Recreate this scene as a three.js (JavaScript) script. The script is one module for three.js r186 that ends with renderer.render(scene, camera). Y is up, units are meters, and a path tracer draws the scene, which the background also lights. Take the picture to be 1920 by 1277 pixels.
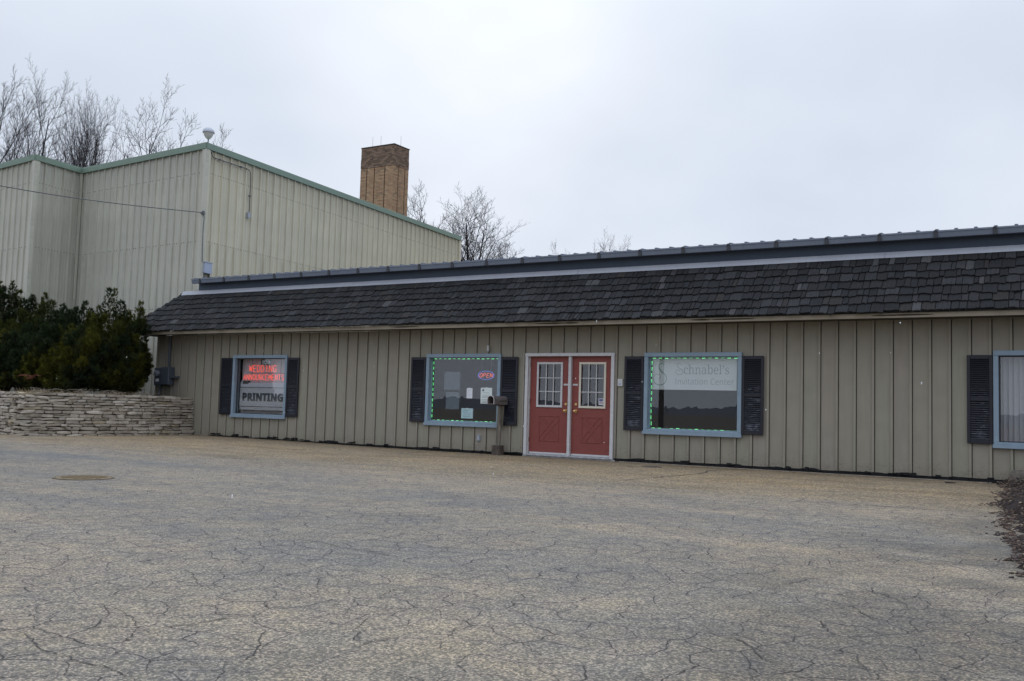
import * as THREE from 'three';
import { mergeGeometries } from 'three/addons/utils/BufferGeometryUtils.js';

// ------------------------------------------------------------------ camera, sky, sun, exposure
const scene = new THREE.Scene();
const camera = new THREE.PerspectiveCamera(38.74, 1024 / 681, 0.1, 4000);
camera.position.set(19.741, 0.908, 17.602);
camera.rotation.set(0.07081, 0.54349, 0.02867, 'YXZ');
const SUN = new THREE.Vector3(-0.509, 0.327, -0.797).normalize();

function rng(seed) { let s = seed | 0; return () => { s = (s + 0x6d2b79f5) | 0; let t = Math.imul(s ^ (s >>> 15), 1 | s); t = (t + Math.imul(t ^ (t >>> 7), 61 | t)) ^ t; return ((t ^ (t >>> 14)) >>> 0) / 4294967296; }; }
const clamp = (v, a = 0, b = 1) => Math.min(b, Math.max(a, v));
const ss = (a, b, v) => { const t = clamp((v - a) / (b - a)); return t * t * (3 - 2 * t); };
const lerp = (a, b, t) => a + (b - a) * t;
function hash2(x, y, s) { let h = Math.imul(x, 374761393) + Math.imul(y, 668265263) + Math.imul(s, 1442695041); h = Math.imul(h ^ (h >>> 13), 1274126177); return ((h ^ (h >>> 16)) >>> 0) / 4294967296; }
function vnoise(x, y, s = 1, period = 0) {
  const xi = Math.floor(x), yi = Math.floor(y), fx = x - xi, fy = y - yi, u = fx * fx * (3 - 2 * fx), v = fy * fy * (3 - 2 * fy);
  const w = period ? (k) => ((k % period) + period) % period : (k) => k;
  const a = hash2(w(xi), w(yi), s), b = hash2(w(xi + 1), w(yi), s), c = hash2(w(xi), w(yi + 1), s), d = hash2(w(xi + 1), w(yi + 1), s);
  return lerp(lerp(a, b, u), lerp(c, d, u), v);
}
const fbm = (x, y, s = 1, o = 4) => { let t = 0, a = 0.5, n = 0; for (let i = 0; i < o; i++) { t += a * vnoise(x, y, s + i); n += a; a *= 0.5; x *= 2.03; y *= 2.03; } return t / n; };

{ // overcast sky, brightest round the veiled sun behind the buildings
  const W = 1024, H = 512, d = new Float32Array(W * H * 4);
  for (let j = 0; j < H; j++) for (let i = 0; i < W; i++) {
    const v = ((j + 0.5) / H - 0.5) * Math.PI, u = ((i + 0.5) / W - 0.5) * 2 * Math.PI;
    const x = Math.cos(v) * Math.cos(u), y = Math.sin(v), z = Math.cos(v) * Math.sin(u);
    const dot = x * SUN.x + y * SUN.y + z * SUN.z, ang = Math.acos(clamp(dot, -1, 1)) * 57.3;
    const yy = Math.max(y, 0.02), px = x / (yy + 0.35), pz = z / (yy + 0.35);
    const n = fbm(px * 2.2 + 3, pz * 2.2 + 9, 5, 5) - 0.5, n2 = fbm(px * 6 + 1, pz * 6, 11, 4) - 0.5;
    let L = 0.755 + 0.16 * n + 0.06 * n2 + 0.19 * Math.exp(-((ang / 9) ** 2)) * (0.8 + 0.9 * n) + 0.06 * Math.exp(-((ang / 26) ** 2));
    const t = clamp((L - 0.7) / 0.3); L *= 1 + 1.15 * ss(0.3, 1, y); // an overcast sky is brighter overhead
    const o = (j * W + i) * 4;
    if (y < 0) L = 0.7;
    d[o] = L * lerp(0.885, 0.99, t); d[o + 1] = L * lerp(0.985, 1.025, t); d[o + 2] = L * lerp(1.16, 1.09, t); d[o + 3] = 1;
  }
  const t = new THREE.DataTexture(d, W, H, THREE.RGBAFormat, THREE.FloatType);
  t.mapping = THREE.EquirectangularReflectionMapping; t.magFilter = THREE.LinearFilter; t.needsUpdate = true;
  scene.background = t; scene.environment = t;
}
const sun = new THREE.DirectionalLight(0xfff4e4, 0.5);
sun.position.copy(SUN).multiplyScalar(120); sun.castShadow = true; sun.shadow.radius = 60; sun.shadow.mapSize.set(2048, 2048);
Object.assign(sun.shadow.camera, { left: -60, right: 60, top: 60, bottom: -60, near: 1, far: 300 });
scene.add(sun);
const renderer = new THREE.WebGLRenderer({ antialias: true });
renderer.setSize(1024, 681);
renderer.toneMapping = THREE.LinearToneMapping;
renderer.toneMappingExposure = 1.0;
renderer.shadowMap.enabled = true;

// ------------------------------------------------------------------ helpers
const names = {};
const numbered = (n) => { const k = (names[n] = (names[n] ?? -1) + 1); return k ? n + '_' + String(k).padStart(3, '0') : n; };
function tag(o, label, category, group) { o.userData.label = label; o.userData.category = category; if (group) o.userData.group = group; return o; }
function thing(name, label, category, pos = [0, 0, 0], group, turn = 0) {
  const o = new THREE.Group(); o.name = numbered(name); o.position.set(...pos); o.rotation.y = turn; scene.add(o); return tag(o, label, category, group);
}
function flat(g) { const r = g.index ? g.toNonIndexed() : g; for (const k of Object.keys(r.attributes)) if (!['position', 'normal', 'uv', 'color'].includes(k)) r.deleteAttribute(k); return r; }
function merge(list) { list = list.filter(Boolean).map(flat); return list.length === 1 ? list[0] : mergeGeometries(list); }
function metreUV(g, off = [0, 0]) { // texture coordinates in metres, by the face's main axis
  g = flat(g); const p = g.attributes.position, n = g.attributes.normal, uv = new Float32Array(p.count * 2);
  for (let i = 0; i < p.count; i++) {
    const ax = Math.abs(n.getX(i)), ay = Math.abs(n.getY(i)), az = Math.abs(n.getZ(i)), x = p.getX(i), y = p.getY(i), z = p.getZ(i);
    const [u, v] = az >= ax && az >= ay ? [x, y] : ax >= ay ? [z, y] : [x, z];
    uv[i * 2] = u + off[0]; uv[i * 2 + 1] = v + off[1];
  }
  g.setAttribute('uv', new THREE.BufferAttribute(uv, 2)); return g;
}
function mesh(name, geo, mat, parent) { const m = new THREE.Mesh(geo, mat); m.name = parent === scene ? numbered(name) : name; m.castShadow = m.receiveShadow = true; parent.add(m); return m; }
function group(name, parent) { const g = new THREE.Group(); g.name = name; parent.add(g); return g; }
const box = (x0, x1, y0, y1, z0, z1) => new THREE.BoxGeometry(x1 - x0, y1 - y0, z1 - z0).translate((x0 + x1) / 2, (y0 + y1) / 2, (z0 + z1) / 2);
function bevelBox(w, h, d, r = 0.004) { // a box with chamfered long edges
  const s = new THREE.Shape(); s.moveTo(-w / 2 + r, -h / 2 + r); s.lineTo(w / 2 - r, -h / 2 + r); s.lineTo(w / 2 - r, h / 2 - r); s.lineTo(-w / 2 + r, h / 2 - r); s.closePath();
  return new THREE.ExtrudeGeometry(s, { depth: d - 2 * r, bevelEnabled: true, bevelSize: r, bevelThickness: r, bevelSegments: 1, steps: 1 }).translate(0, 0, -d / 2 + r);
}
const bbox = (x0, x1, y0, y1, z0, z1, r = 0.004) => bevelBox(x1 - x0, y1 - y0, z1 - z0, r).translate((x0 + x1) / 2, (y0 + y1) / 2, (z0 + z1) / 2);
const tube = (pts, r, seg = 24, sides = 6) => new THREE.TubeGeometry(new THREE.CatmullRomCurve3(pts.map((p) => new THREE.Vector3(...p)), false, 'catmullrom', 0.2), seg, r, sides, false);
const polyTube = (pts, r, sides = 6) => { const c = new THREE.CurvePath(); for (let i = 0; i + 1 < pts.length; i++) c.add(new THREE.LineCurve3(new THREE.Vector3(...pts[i]), new THREE.Vector3(...pts[i + 1]))); return new THREE.TubeGeometry(c, (pts.length - 1) * 3, r, sides, false); };
const lin = (r, g, b) => new THREE.Color().setRGB(r, g, b);
const std = (c, rough = 0.8, more = {}) => new THREE.MeshStandardMaterial({ color: c, roughness: rough, ...more });
function cutRect([x0, x1, y0, y1], holes) { // what is left of a rectangle, as rectangles
  let list = [[x0, x1, y0, y1]];
  for (const [a, b, c, d] of holes) {
    const next = [];
    for (const [p, q, r, s] of list) {
      if (b <= p || a >= q || d <= r || c >= s) { next.push([p, q, r, s]); continue; }
      if (c > r) next.push([p, q, r, c]);
      if (d < s) next.push([p, q, d, s]);
      const m0 = Math.max(r, c), m1 = Math.min(s, d);
      if (a > p) next.push([p, a, m0, m1]);
      if (b < q) next.push([b, q, m0, m1]);
    }
    list = next;
  }
  return list.filter(([p, q, r, s]) => q - p > 0.004 && s - r > 0.004);
}
// textures
function dataTex(w, h, f, srgb = true) {
  const d = new Uint8Array(w * h * 4), c = [0, 0, 0];
  for (let j = 0; j < h; j++) for (let i = 0; i < w; i++) { f(i, j, c); const o = (j * w + i) * 4; d[o] = clamp(c[0], 0, 255); d[o + 1] = clamp(c[1], 0, 255); d[o + 2] = clamp(c[2], 0, 255); d[o + 3] = 255; }
  const t = new THREE.DataTexture(d, w, h, THREE.RGBAFormat); t.wrapS = t.wrapT = THREE.RepeatWrapping; t.magFilter = THREE.LinearFilter; t.minFilter = THREE.LinearMipmapLinearFilter; t.generateMipmaps = true;
  if (srgb) t.colorSpace = THREE.SRGBColorSpace; t.needsUpdate = true; return t;
}
const toS = (l) => 255 * (l <= 0.0031308 ? 12.92 * l : 1.055 * Math.pow(l, 1 / 2.4) - 0.055);
function greyTex(w, h, f) { return dataTex(w, h, (i, j, c) => { c[0] = c[1] = c[2] = f(i, j) * 255; }, false); }
function canvasTex(w, h, draw) {
  const c = document.createElement('canvas'); c.width = w; c.height = h; draw(c.getContext('2d'), w, h);
  const t = new THREE.CanvasTexture(c); t.colorSpace = THREE.SRGBColorSpace; t.magFilter = THREE.LinearFilter; return t;
}
const scaled = (t, u, v) => { const c = t.clone(); c.repeat.set(1 / u, 1 / v); c.needsUpdate = true; return c; };

// shared textures; each multiplies a base colour
const streakTex = dataTex(512, 512, (i, j, c) => { // vertical paint streaks and soiling, 2.4 m
  const a = vnoise(i / 8, j / 128, 3, 64), b = vnoise(i / 32, j / 32, 7, 16), d = vnoise(i / 2, j / 16, 9, 256);
  const l = 0.975 - 0.05 * (1 - a) * a * 2 + 0.05 * (b - 0.5) + 0.03 * (d - 0.5);
  c[0] = 255 * clamp(l); c[1] = 255 * clamp(l - 0.004); c[2] = 255 * clamp(l - 0.015 * b);
});
const grainTex = dataTex(512, 512, (i, j, c) => { // weathered wood grain running along v
  const g = vnoise(i / 3, j / 90, 21, 0), f = vnoise(i / 1.3, j / 30, 23, 0), b = vnoise(i / 60, j / 60, 25, 0);
  const l = 0.62 + 0.62 * (g - 0.5) + 0.42 * (f - 0.5) + 0.55 * (b - 0.5);
  c[0] = toS(clamp(l)); c[1] = toS(clamp(l * 0.99)); c[2] = toS(clamp(l * 0.97));
});
const grainBump = greyTex(512, 512, (i, j) => 0.5 + 0.6 * (vnoise(i / 3, j / 90, 21) - 0.5) + 0.35 * (vnoise(i / 1.3, j / 30, 23) - 0.5));
const blotchTex = dataTex(512, 512, (i, j, c) => { // stone, soil
  const a = fbm(i / 70, j / 70, 31, 5), b = vnoise(i / 2.4, j / 2.4, 41), d = vnoise(i / 9, j / 5, 43);
  const l = 0.78 + 0.75 * (a - 0.5) + 0.22 * (b - 0.5) + 0.22 * (d - 0.5);
  c[0] = toS(clamp(l)); c[1] = toS(clamp(l * (0.98))); c[2] = toS(clamp(l * (0.94 + 0.08 * a)));
});
const blotchBump = greyTex(512, 512, (i, j) => 0.5 + 0.9 * (fbm(i / 40, j / 40, 51, 5) - 0.5) + 0.2 * (vnoise(i / 2.5, j / 2.5, 53) - 0.5));

// ------------------------------------------------------------------ ground
const gy = (x, z) => -0.06 * ss(-0.5, 8, x) - 0.0015 * Math.max(0, z - 3) + 0.008 * (fbm(x * 0.5, z * 0.5, 61, 2) - 0.5);
const TS = 2048, TM = 6.0; // the paving tile: 6 m
function paving(cells, crackAmount, seed, size, tone) {
  const gs = 640 * size / 2048 | 0, jit = (x, y, s) => hash2(((x % gs) + gs) % gs, ((y % gs) + gs) % gs, s);
  const cj = (x, y, s) => hash2(((x % cells) + cells) % cells, ((y % cells) + cells) % cells, s);
  const col = new Uint8Array(size * size * 4), hgt = new Uint8Array(size * size * 4);
  for (let j = 0; j < size; j++) for (let i = 0; i < size; i++) {
    // stones of the surface
    const gx = i / size * gs, gyy = j / size * gs, ix = Math.floor(gx), iy = Math.floor(gyy);
    let d1 = 9, d2 = 9, id = 0;
    for (let b = -1; b <= 1; b++) for (let a = -1; a <= 1; a++) {
      const X = ix + a + 0.5 + 0.9 * (jit(ix + a, iy + b, seed) - 0.5) - gx, Y = iy + b + 0.5 + 0.9 * (jit(ix + a, iy + b, seed + 1) - 0.5) - gyy, q = X * X + Y * Y;
      if (q < d1) { d2 = d1; d1 = q; id = jit(ix + a, iy + b, seed + 2); } else if (q < d2) d2 = q;
    }
    const edge = clamp((Math.sqrt(d2) - Math.sqrt(d1)) * 3.2);
    const patch = vnoise(i / size * 24, j / size * 24, seed + 5, 24), fine = vnoise(i / size * 96, j / size * 96, seed + 6, 96);
    let l = tone * (0.42 + 0.95 * id * id + 0.12 * id) * (0.45 + 0.55 * edge) * (0.82 + 0.22 * patch + 0.16 * fine);
    // cracks
    const P = cells, wx = i / size * P + 0.55 * (vnoise(i / size * 12, j / size * 12, seed + 7, 12) - 0.5) + 0.22 * (vnoise(i / size * 48, j / size * 48, seed + 8, 48) - 0.5) + 0.06 * (vnoise(i / size * 192, j / size * 192, seed + 18, 192) - 0.5);
    const wy = j / size * P + 0.55 * (vnoise(i / size * 12, j / size * 12, seed + 9, 12) - 0.5) + 0.22 * (vnoise(i / size * 48, j / size * 48, seed + 10, 48) - 0.5) + 0.06 * (vnoise(i / size * 192, j / size * 192, seed + 19, 192) - 0.5);
    const jx = Math.floor(wx), jy = Math.floor(wy); let e1 = 9, e2 = 9, p1 = 0, p2 = 0, ax = 0, ay = 0, bx = 0, by = 0;
    for (let b = -1; b <= 1; b++) for (let a = -1; a <= 1; a++) {
      const X = jx + a + 0.5 + 0.95 * (cj(jx + a, jy + b, seed + 11) - 0.5) - wx, Y = jy + b + 0.5 + 0.95 * (cj(jx + a, jy + b, seed + 12) - 0.5) - wy, q = Math.sqrt(X * X + Y * Y), k = cj(jx + a, jy + b, seed + 13);
      if (q < e1) { e2 = e1; p2 = p1; bx = ax; by = ay; e1 = q; p1 = k; ax = X; ay = Y; } else if (q < e2) { e2 = q; p2 = k; bx = X; by = Y; }
    }
    const gap = (e2 * e2 - e1 * e1) / (2 * Math.hypot(bx - ax, by - ay) + 1e-6) * TM / P, gate = ss(0.42 - crackAmount * 0.4, 0.75 - crackAmount * 0.35, vnoise(i / size * 9, j / size * 9, seed + 14, 9) * 0.6 + 0.5 * (Math.abs(p1 - p2)));
    const w = (0.001 + 0.0032 * vnoise(i / size * 40, j / size * 40, seed + 15, 40) ** 1.6) * gate, crack = w > 0.0006 ? (1 - ss(w * 0.5, w * 1.2 + 0.002, gap)) * (0.6 + 0.4 * gate) : 0;
    const near = gate * (1 - ss(0, 0.09, gap));
    l *= (1 - 0.1 * near) * (1 - 0.85 * crack);
    const o = (j * size + i) * 4, warm = 0.06 * (patch - 0.5) + 0.1 * (id - 0.5);
    col[o] = toS(clamp(l * (1.1 + warm))); col[o + 1] = toS(clamp(l * 0.935)); col[o + 2] = toS(clamp(l * (0.7 - warm + 0.06 * near))); col[o + 3] = 255;
    hgt[o] = hgt[o + 1] = hgt[o + 2] = 255 * clamp(0.55 + 0.3 * edge * (0.4 + 0.6 * id) - 0.55 * crack); hgt[o + 3] = 255;
  }
  const mk = (d, s) => { const t = new THREE.DataTexture(d, size, size, THREE.RGBAFormat); t.wrapS = t.wrapT = THREE.RepeatWrapping; t.magFilter = THREE.LinearFilter; t.minFilter = THREE.LinearMipmapLinearFilter; t.generateMipmaps = true; if (s) t.colorSpace = THREE.SRGBColorSpace; t.repeat.set(1 / TM, 1 / TM); t.needsUpdate = true; return t; };
  return [mk(col, true), mk(hgt, false)];
}
const [lotMap, lotBump] = paving(25, 0.85, 100, TS, 0.318);
const [apronMap, apronBump] = paving(5, 0.15, 200, 1024, 0.275);
const lotMat = std(0xffffff, 0.93, { map: lotMap, bumpMap: lotBump, bumpScale: 0.006, vertexColors: true });
const apronMat = std(0xffffff, 0.9, { map: apronMap, bumpMap: apronBump, bumpScale: 0.004, vertexColors: true });
const edgeZ = (x) => 5.9 + 0.9 * (fbm(x * 0.35, 3, 71, 2) - 0.5) + 0.35 * (vnoise(x * 1.7, 4, 73) - 0.5) + 0.12 * (vnoise(x * 6, 4, 74) - 0.5);
function lotTint(x, z, apron) {
  const big = fbm(x * 0.22, z * 0.35, 81, 3) - 0.5, mid = fbm(x * 0.7 + 9, z * 1.5, 83, 4) - 0.5, fine = fbm(x * 2.4, z * 3.2, 85, 2) - 0.5;
  let l = 1.05 + 0.14 * big + 0.13 * mid + 0.12 * fine, warm = 0.08 * big + 0.06 * mid;
  const band = fbm(x * 0.12 + 5, z * 0.9, 87, 3); // long tyre-worn bands along the front
  const dark = ss(0.52, 0.66, band) * ss(5, 8, z); l *= 1 - 0.13 * dark; warm -= 0.045 * dark;
  const damp = ss(0.56, 0.6, fbm(x * 0.9 + 31, z * 1.3 + 7, 97, 4)) * ss(6, 8, z); l *= 1 - 0.05 * damp; warm -= 0.035 * damp;
  const oil = ss(0.66, 0.74, fbm(x * 1.1 + 3, z * 0.8 + 17, 99, 3)); l *= 1 - 0.09 * oil;
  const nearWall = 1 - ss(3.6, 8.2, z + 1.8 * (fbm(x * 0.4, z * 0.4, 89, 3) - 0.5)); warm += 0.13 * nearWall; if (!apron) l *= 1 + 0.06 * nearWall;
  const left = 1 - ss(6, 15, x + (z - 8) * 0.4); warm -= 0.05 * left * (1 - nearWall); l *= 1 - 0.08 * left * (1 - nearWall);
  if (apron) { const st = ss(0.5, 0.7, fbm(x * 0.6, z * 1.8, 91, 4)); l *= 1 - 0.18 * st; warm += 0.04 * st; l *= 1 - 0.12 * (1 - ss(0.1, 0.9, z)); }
  const wet = ss(17.4, 19.2, x + 0.05 * (z - 8) + 1.6 * (fbm(x * 1.1, z * 1.1, 93, 3) - 0.5)); l *= 1 - 0.36 * wet * ss(0.4, 0.62, fbm(x * 1.5, z * 2, 95, 3) + 0.15);
  return [l * (1 + warm), l * (1 + 0.1 * warm), l * (1 - 1.3 * warm)];
}
function sheet(x0, x1, nx, zf0, zf1, nz, apron) {
  const pos = [], uv = [], col = [], idx = [];
  for (let j = 0; j <= nz; j++) for (let i = 0; i <= nx; i++) {
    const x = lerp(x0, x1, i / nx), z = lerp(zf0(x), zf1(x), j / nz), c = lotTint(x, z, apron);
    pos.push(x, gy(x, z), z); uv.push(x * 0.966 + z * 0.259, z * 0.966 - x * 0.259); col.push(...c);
    if (i < nx && j < nz) { const a = j * (nx + 1) + i; idx.push(a, a + nx + 1, a + 1, a + 1, a + nx + 1, a + nx + 2); }
  }
  const g = new THREE.BufferGeometry(); g.setAttribute('position', new THREE.Float32BufferAttribute(pos, 3)); g.setAttribute('uv', new THREE.Float32BufferAttribute(uv, 2)); g.setAttribute('color', new THREE.Float32BufferAttribute(col, 3)); g.setIndex(idx); g.computeVertexNormals(); return g;
}
const lot = group('parking_lot', scene); lot.userData = { kind: 'structure', label: 'cracked grey asphalt parking lot in front of the shop' };
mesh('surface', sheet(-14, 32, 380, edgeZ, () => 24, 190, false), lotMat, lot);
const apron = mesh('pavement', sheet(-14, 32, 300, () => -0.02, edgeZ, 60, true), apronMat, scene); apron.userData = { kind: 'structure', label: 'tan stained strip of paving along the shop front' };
const crackMat = std(lin(0.05, 0.047, 0.046), 1);
function crack(pts, w, seed) { // an open crack: a dark ragged ribbon just above the paving
  const r = rng(seed), c = new THREE.CatmullRomCurve3(pts.map(([x, z]) => new THREE.Vector3(x, 0, z)), false, 'catmullrom', 0.3), len = c.getLength(), n = Math.max(8, Math.round(len / 0.035)), pos = [], idx = [];
  let ox = 0, oz = 0;
  for (let i = 0; i <= n; i++) {
    const p = c.getPoint(i / n), t = c.getTangent(i / n); ox = ox * 0.8 + (r() - 0.5) * 0.035; oz = oz * 0.8 + (r() - 0.5) * 0.035;
    const x = p.x + ox, z = p.z + oz, hw = w * (0.25 + 0.75 * r()) * Math.sin(Math.PI * clamp(i / n, 0.03, 0.97)) ** 0.4 * 0.5;
    for (const s of [-1, 1]) { const X = x - t.z * hw * s, Z = z + t.x * hw * s; pos.push(X, gy(X, Z) + 0.004, Z); }
    if (i < n) idx.push(2 * i, 2 * i + 1, 2 * i + 2, 2 * i + 1, 2 * i + 3, 2 * i + 2);
  }
  const g = new THREE.BufferGeometry(); g.setAttribute('position', new THREE.Float32BufferAttribute(pos, 3)); g.setIndex(idx); g.computeVertexNormals();
  return mesh('crack', g, crackMat, lot);
}
crack([[14.32, -0.0], [14.0, 1.2], [14.15, 2.2], [14.0, 3.6], [13.9, 5.2]], 0.045, 1);
crack([[7.35, 0.05], [7.45, 1], [7.75, 2.2], [8.0, 3.1]], 0.03, 2);
crack([[13.9, 5.2], [13.0, 5.3], [12.1, 5.5], [11.1, 5.6]], 0.025, 3);
crack([[16.4, 6.3], [17.0, 6.05], [17.6, 6.0], [18.2, 5.95], [18.75, 5.9]], 0.035, 4);
crack([[16.4, 6.3], [15.6, 6.1], [14.8, 6.05]], 0.02, 5);
crack([[12.6, 1.6], [12.5, 1.35], [12.75, 1.15], [13.0, 1.2]], 0.03, 6);

[[[15.73, 15.12], [15.96, 15.16], [16.24, 15.22], [16.45, 15.26], [16.64, 15.26], [16.87, 15.30]],
  [[15.52, 14.99], [15.55, 14.89], [15.76, 14.94], [15.97, 14.90]],
  [[15.38, 14.80], [15.56, 14.81], [15.81, 14.62], [16.10, 14.73], [16.34, 14.80], [16.46, 14.77]],
  [[16.28, 14.79], [16.34, 14.61], [16.36, 14.38], [16.43, 14.25]],
  [[16.50, 15.23], [16.46, 15.05], [16.62, 15.01], [16.98, 15.07]],
  [[15.20, 13.65], [15.65, 13.93], [15.98, 14.04]],
  [[14.48, 12.32], [15.01, 12.33], [15.72, 12.49], [15.84, 12.51]],
  [[16.60, 13.77], [16.52, 13.46], [16.54, 13.35]],
  [[17.14, 14.47], [17.04, 14.31], [16.96, 14.25], [16.81, 13.95], [16.73, 13.77]],
  [[17.16, 14.46], [17.17, 14.21]],
  [[17.45, 14.32], [17.34, 14.07], [17.29, 13.85]],
  [[18.22, 12.24], [18.13, 11.84], [18.26, 11.61], [18.51, 11.63], [18.82, 11.88], [18.93, 12.40]],
  [[18.82, 11.88], [18.87, 11.70]],
  [[19.22, 11.92], [19.27, 12.28]],
  [[19.23, 13.02], [19.33, 13.29]],
  [[18.45, 12.28], [18.65, 12.29], [18.81, 12.57]],
  [[15.53, 10.10], [16.15, 9.87], [16.88, 9.89], [17.53, 10.14]],
  [[18.93, 12.40], [19.03, 12.75]],
  [[18.21, 13.26], [18.42, 13.36], [18.59, 13.62], [18.70, 13.64]],
  [[18.88, 13.29], [18.99, 13.57]],
  [[17.08, 14.73], [17.12, 14.68], [17.21, 14.63]],
  [[16.95, 14.93], [16.85, 14.70], [16.66, 14.48]]].forEach((p, k) => crack(p, 0.005 + 0.004 * (k % 3 === 0 ? 1 : 0.4 * (k % 2)), 40 + k));
{ // field and low far hills behind the viewer, seen in the window glass
  const fieldMat = std(lin(0.17, 0.14, 0.1), 1, { map: scaled(blotchTex, 9, 9) });
  const g = new THREE.PlaneGeometry(3600, 3600, 8, 8).rotateX(-Math.PI / 2).translate(0, -0.14, 0);
  const f = mesh('ground', metreUV(g), fieldMat, scene); f.userData = { kind: 'structure', label: 'flat brown winter field stretching to the horizon' };
  const pos = [], idx = [], N = 2400;
  for (let i = 0; i <= N; i++) {
    const a = i / N * Math.PI * 2, R = 900 + 80 * Math.sin(a * 3), h = 4 + 9 * fbm(a * 9, 1, 97, 4) + 7 * vnoise(a * 130, 2, 98) * vnoise(a * 31, 2, 96) + 5 * vnoise(a * 330, 2, 99) ** 2;
    pos.push(R * Math.cos(a), -1, R * Math.sin(a), (R + 40) * Math.cos(a), h * 0.8, (R + 40) * Math.sin(a), (R + 220) * Math.cos(a), -1, (R + 220) * Math.sin(a));
    if (i < N) { const b = i * 3; idx.push(b, b + 3, b + 1, b + 1, b + 3, b + 4, b + 1, b + 4, b + 2, b + 2, b + 4, b + 5); }
  }
  const h = new THREE.BufferGeometry(); h.setAttribute('position', new THREE.Float32BufferAttribute(pos, 3)); h.setIndex(idx); h.computeVertexNormals();
  const hm = mesh('hills', h, std(lin(0.13, 0.135, 0.15), 1), scene); hm.userData = { kind: 'structure', label: 'low dark wooded hills along the horizon' };  // haze over the hills is put into their paler colour
}

// ------------------------------------------------------------------ the low shop building
const shop = thing('shop_building', 'long low taupe shop with dark shingled mansard and black shutters', 'building');
const S = 0.3048, XL = -2.2, XR = 22.1, EAVE = 2.63;
const W = { x: [[0.797, 2.685], [6.912, 8.872], [12.172, 14.122], [18.309, 20.26]], y: [0.503, 2.087] };
const DOOR = [9.483, 11.533, -0.03, 2.085];
const holes = [...W.x.map(([a, b]) => [a + 0.03, b - 0.03, W.y[0] + 0.03, W.y[1] - 0.03]), [DOOR[0] + 0.02, DOOR[1] - 0.02, -0.1, DOOR[3] - 0.02]];
const sidingTex = dataTex(512, 1024, (i, j, c) => { // paint with faint runs; splashed dirt and chips low down
  const y = j / 1024 * 2.7, a = vnoise(i / 7, j / 170, 3, 0), b = vnoise(i / 40, j / 60, 7), d = vnoise(i / 2, j / 3, 9), low = 1 - ss(0.02, 0.32, y + 0.12 * (vnoise(i / 9, j / 9, 13) - 0.5));
  let l = 0.985 - 0.035 * (1 - a) + 0.035 * (b - 0.5) - 0.05 * low * (0.4 + vnoise(i / 5, j / 9, 15)); if (d > 0.86 - 0.16 * low && vnoise(i / 25, j / 25, 17) > 0.5) l -= 0.12 * low + 0.02;
  c[0] = 255 * clamp(l); c[1] = 255 * clamp(l - 0.004 * low); c[2] = 255 * clamp(l - 0.012 * low);
});
const sidingMap = scaled(sidingTex, 2.4, 2.7);
const siding = [0, 1, 2, 3].map((k) => std(lin(0.303 + 0.004 * (k % 2), 0.274 + 0.004 * (k % 3), 0.217 + 0.002 * k), 0.72, { map: sidingMap }));
const front = group('front_wall', shop), R0 = rng(5);
for (let i = Math.floor(XL / S); i * S < XR; i++) {
  const a = Math.max(XL, i * S + 0.012), b = Math.min(XR, (i + 1) * S - 0.0015);
  const low = 0.0 + 0.012 * (R0() - 0.5), rs = cutRect([a, b, low, EAVE], holes);
  for (const [p, q, r, s] of rs) mesh('board', metreUV(box(p, q, r, s, -0.016, 0), [i * 0.37, 0]), siding[(i + 40) % 4], front);
  const bx = i * S, bs = cutRect([bx - 0.043, bx - 0.001, low, EAVE], holes.map(([p, q, r, s]) => [p - 0.01, q + 0.01, r - 0.012, s + 0.02]));
  if (bx > XL + 0.05) for (const [p, q, r, s] of bs) mesh('batten', metreUV(bbox(p, q, r, s, 0.0005, 0.0275, 0.003), [i * 0.21, 0]), siding[(i + 41) % 4], front);
}
// structure behind the boards: wall core with the same openings, foundation, ends, back, floor, ceiling
const coreMat = std(lin(0.05, 0.047, 0.043), 0.95), darkIn = std(lin(0.1, 0.13, 0.185), 0.9);  // darkIn: room walls tinted blue to add the blue of reflected sky
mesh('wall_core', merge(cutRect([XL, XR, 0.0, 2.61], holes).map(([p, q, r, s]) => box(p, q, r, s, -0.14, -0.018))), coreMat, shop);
const tarMat = std(lin(0.02, 0.021, 0.024), 0.85, { map: scaled(blotchTex, 0.5, 0.5), bumpMap: scaled(blotchBump, 0.3, 0.3), bumpScale: 0.02 });
mesh('foundation', metreUV(box(XL, XR, -0.4, -0.002, -0.14, -0.012)), tarMat, shop);
{ // ragged tar and debris along the foot of the wall
  const r = rng(77), list = [];
  for (let x = 0.1; x < 18.45; x += 0.03 + 0.1 * r()) {
    if (x > DOOR[0] - 0.05 && x < DOOR[1] + 0.05) continue;
    const w = 0.05 + 0.16 * r(), h = (0.012 + 0.03 * r()) * (x > 11.5 ? 1.25 : 0.9), d = 0.015 + 0.035 * r();
    const g = new THREE.BoxGeometry(w, h, d, 2, 1, 1), p = g.attributes.position;
    for (let k = 0; k < p.count; k++) p.setXYZ(k, p.getX(k), p.getY(k) * (0.6 + 0.8 * r()), p.getZ(k) * (0.7 + 0.6 * r()));
    list.push(g.rotateZ((r() - 0.5) * 0.25).translate(x, gy(x, 0) + (r() < 0.35 ? 0.05 : 0.018) * (0.6 + 0.8 * r()), 0.012 + d / 2)); g.computeVertexNormals();
  }
  const m = mesh('tar_edge', merge(list), tarMat, shop); m.userData.kind = 'stuff';
}
mesh('kerb_strip', metreUV(box(11.7, 18.28, -0.2, -0.052, 0.0, 0.115)), std(lin(0.36, 0.31, 0.25), 0.95, { map: scaled(blotchTex, 0.8, 0.8) }), shop);
mesh('end_wall', merge([box(XL, XL + 0.14, -0.3, 2.61, -9, -0.15), box(XR - 0.14, XR, -0.3, 2.61, -9, -0.15)]), siding[1], shop);
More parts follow.
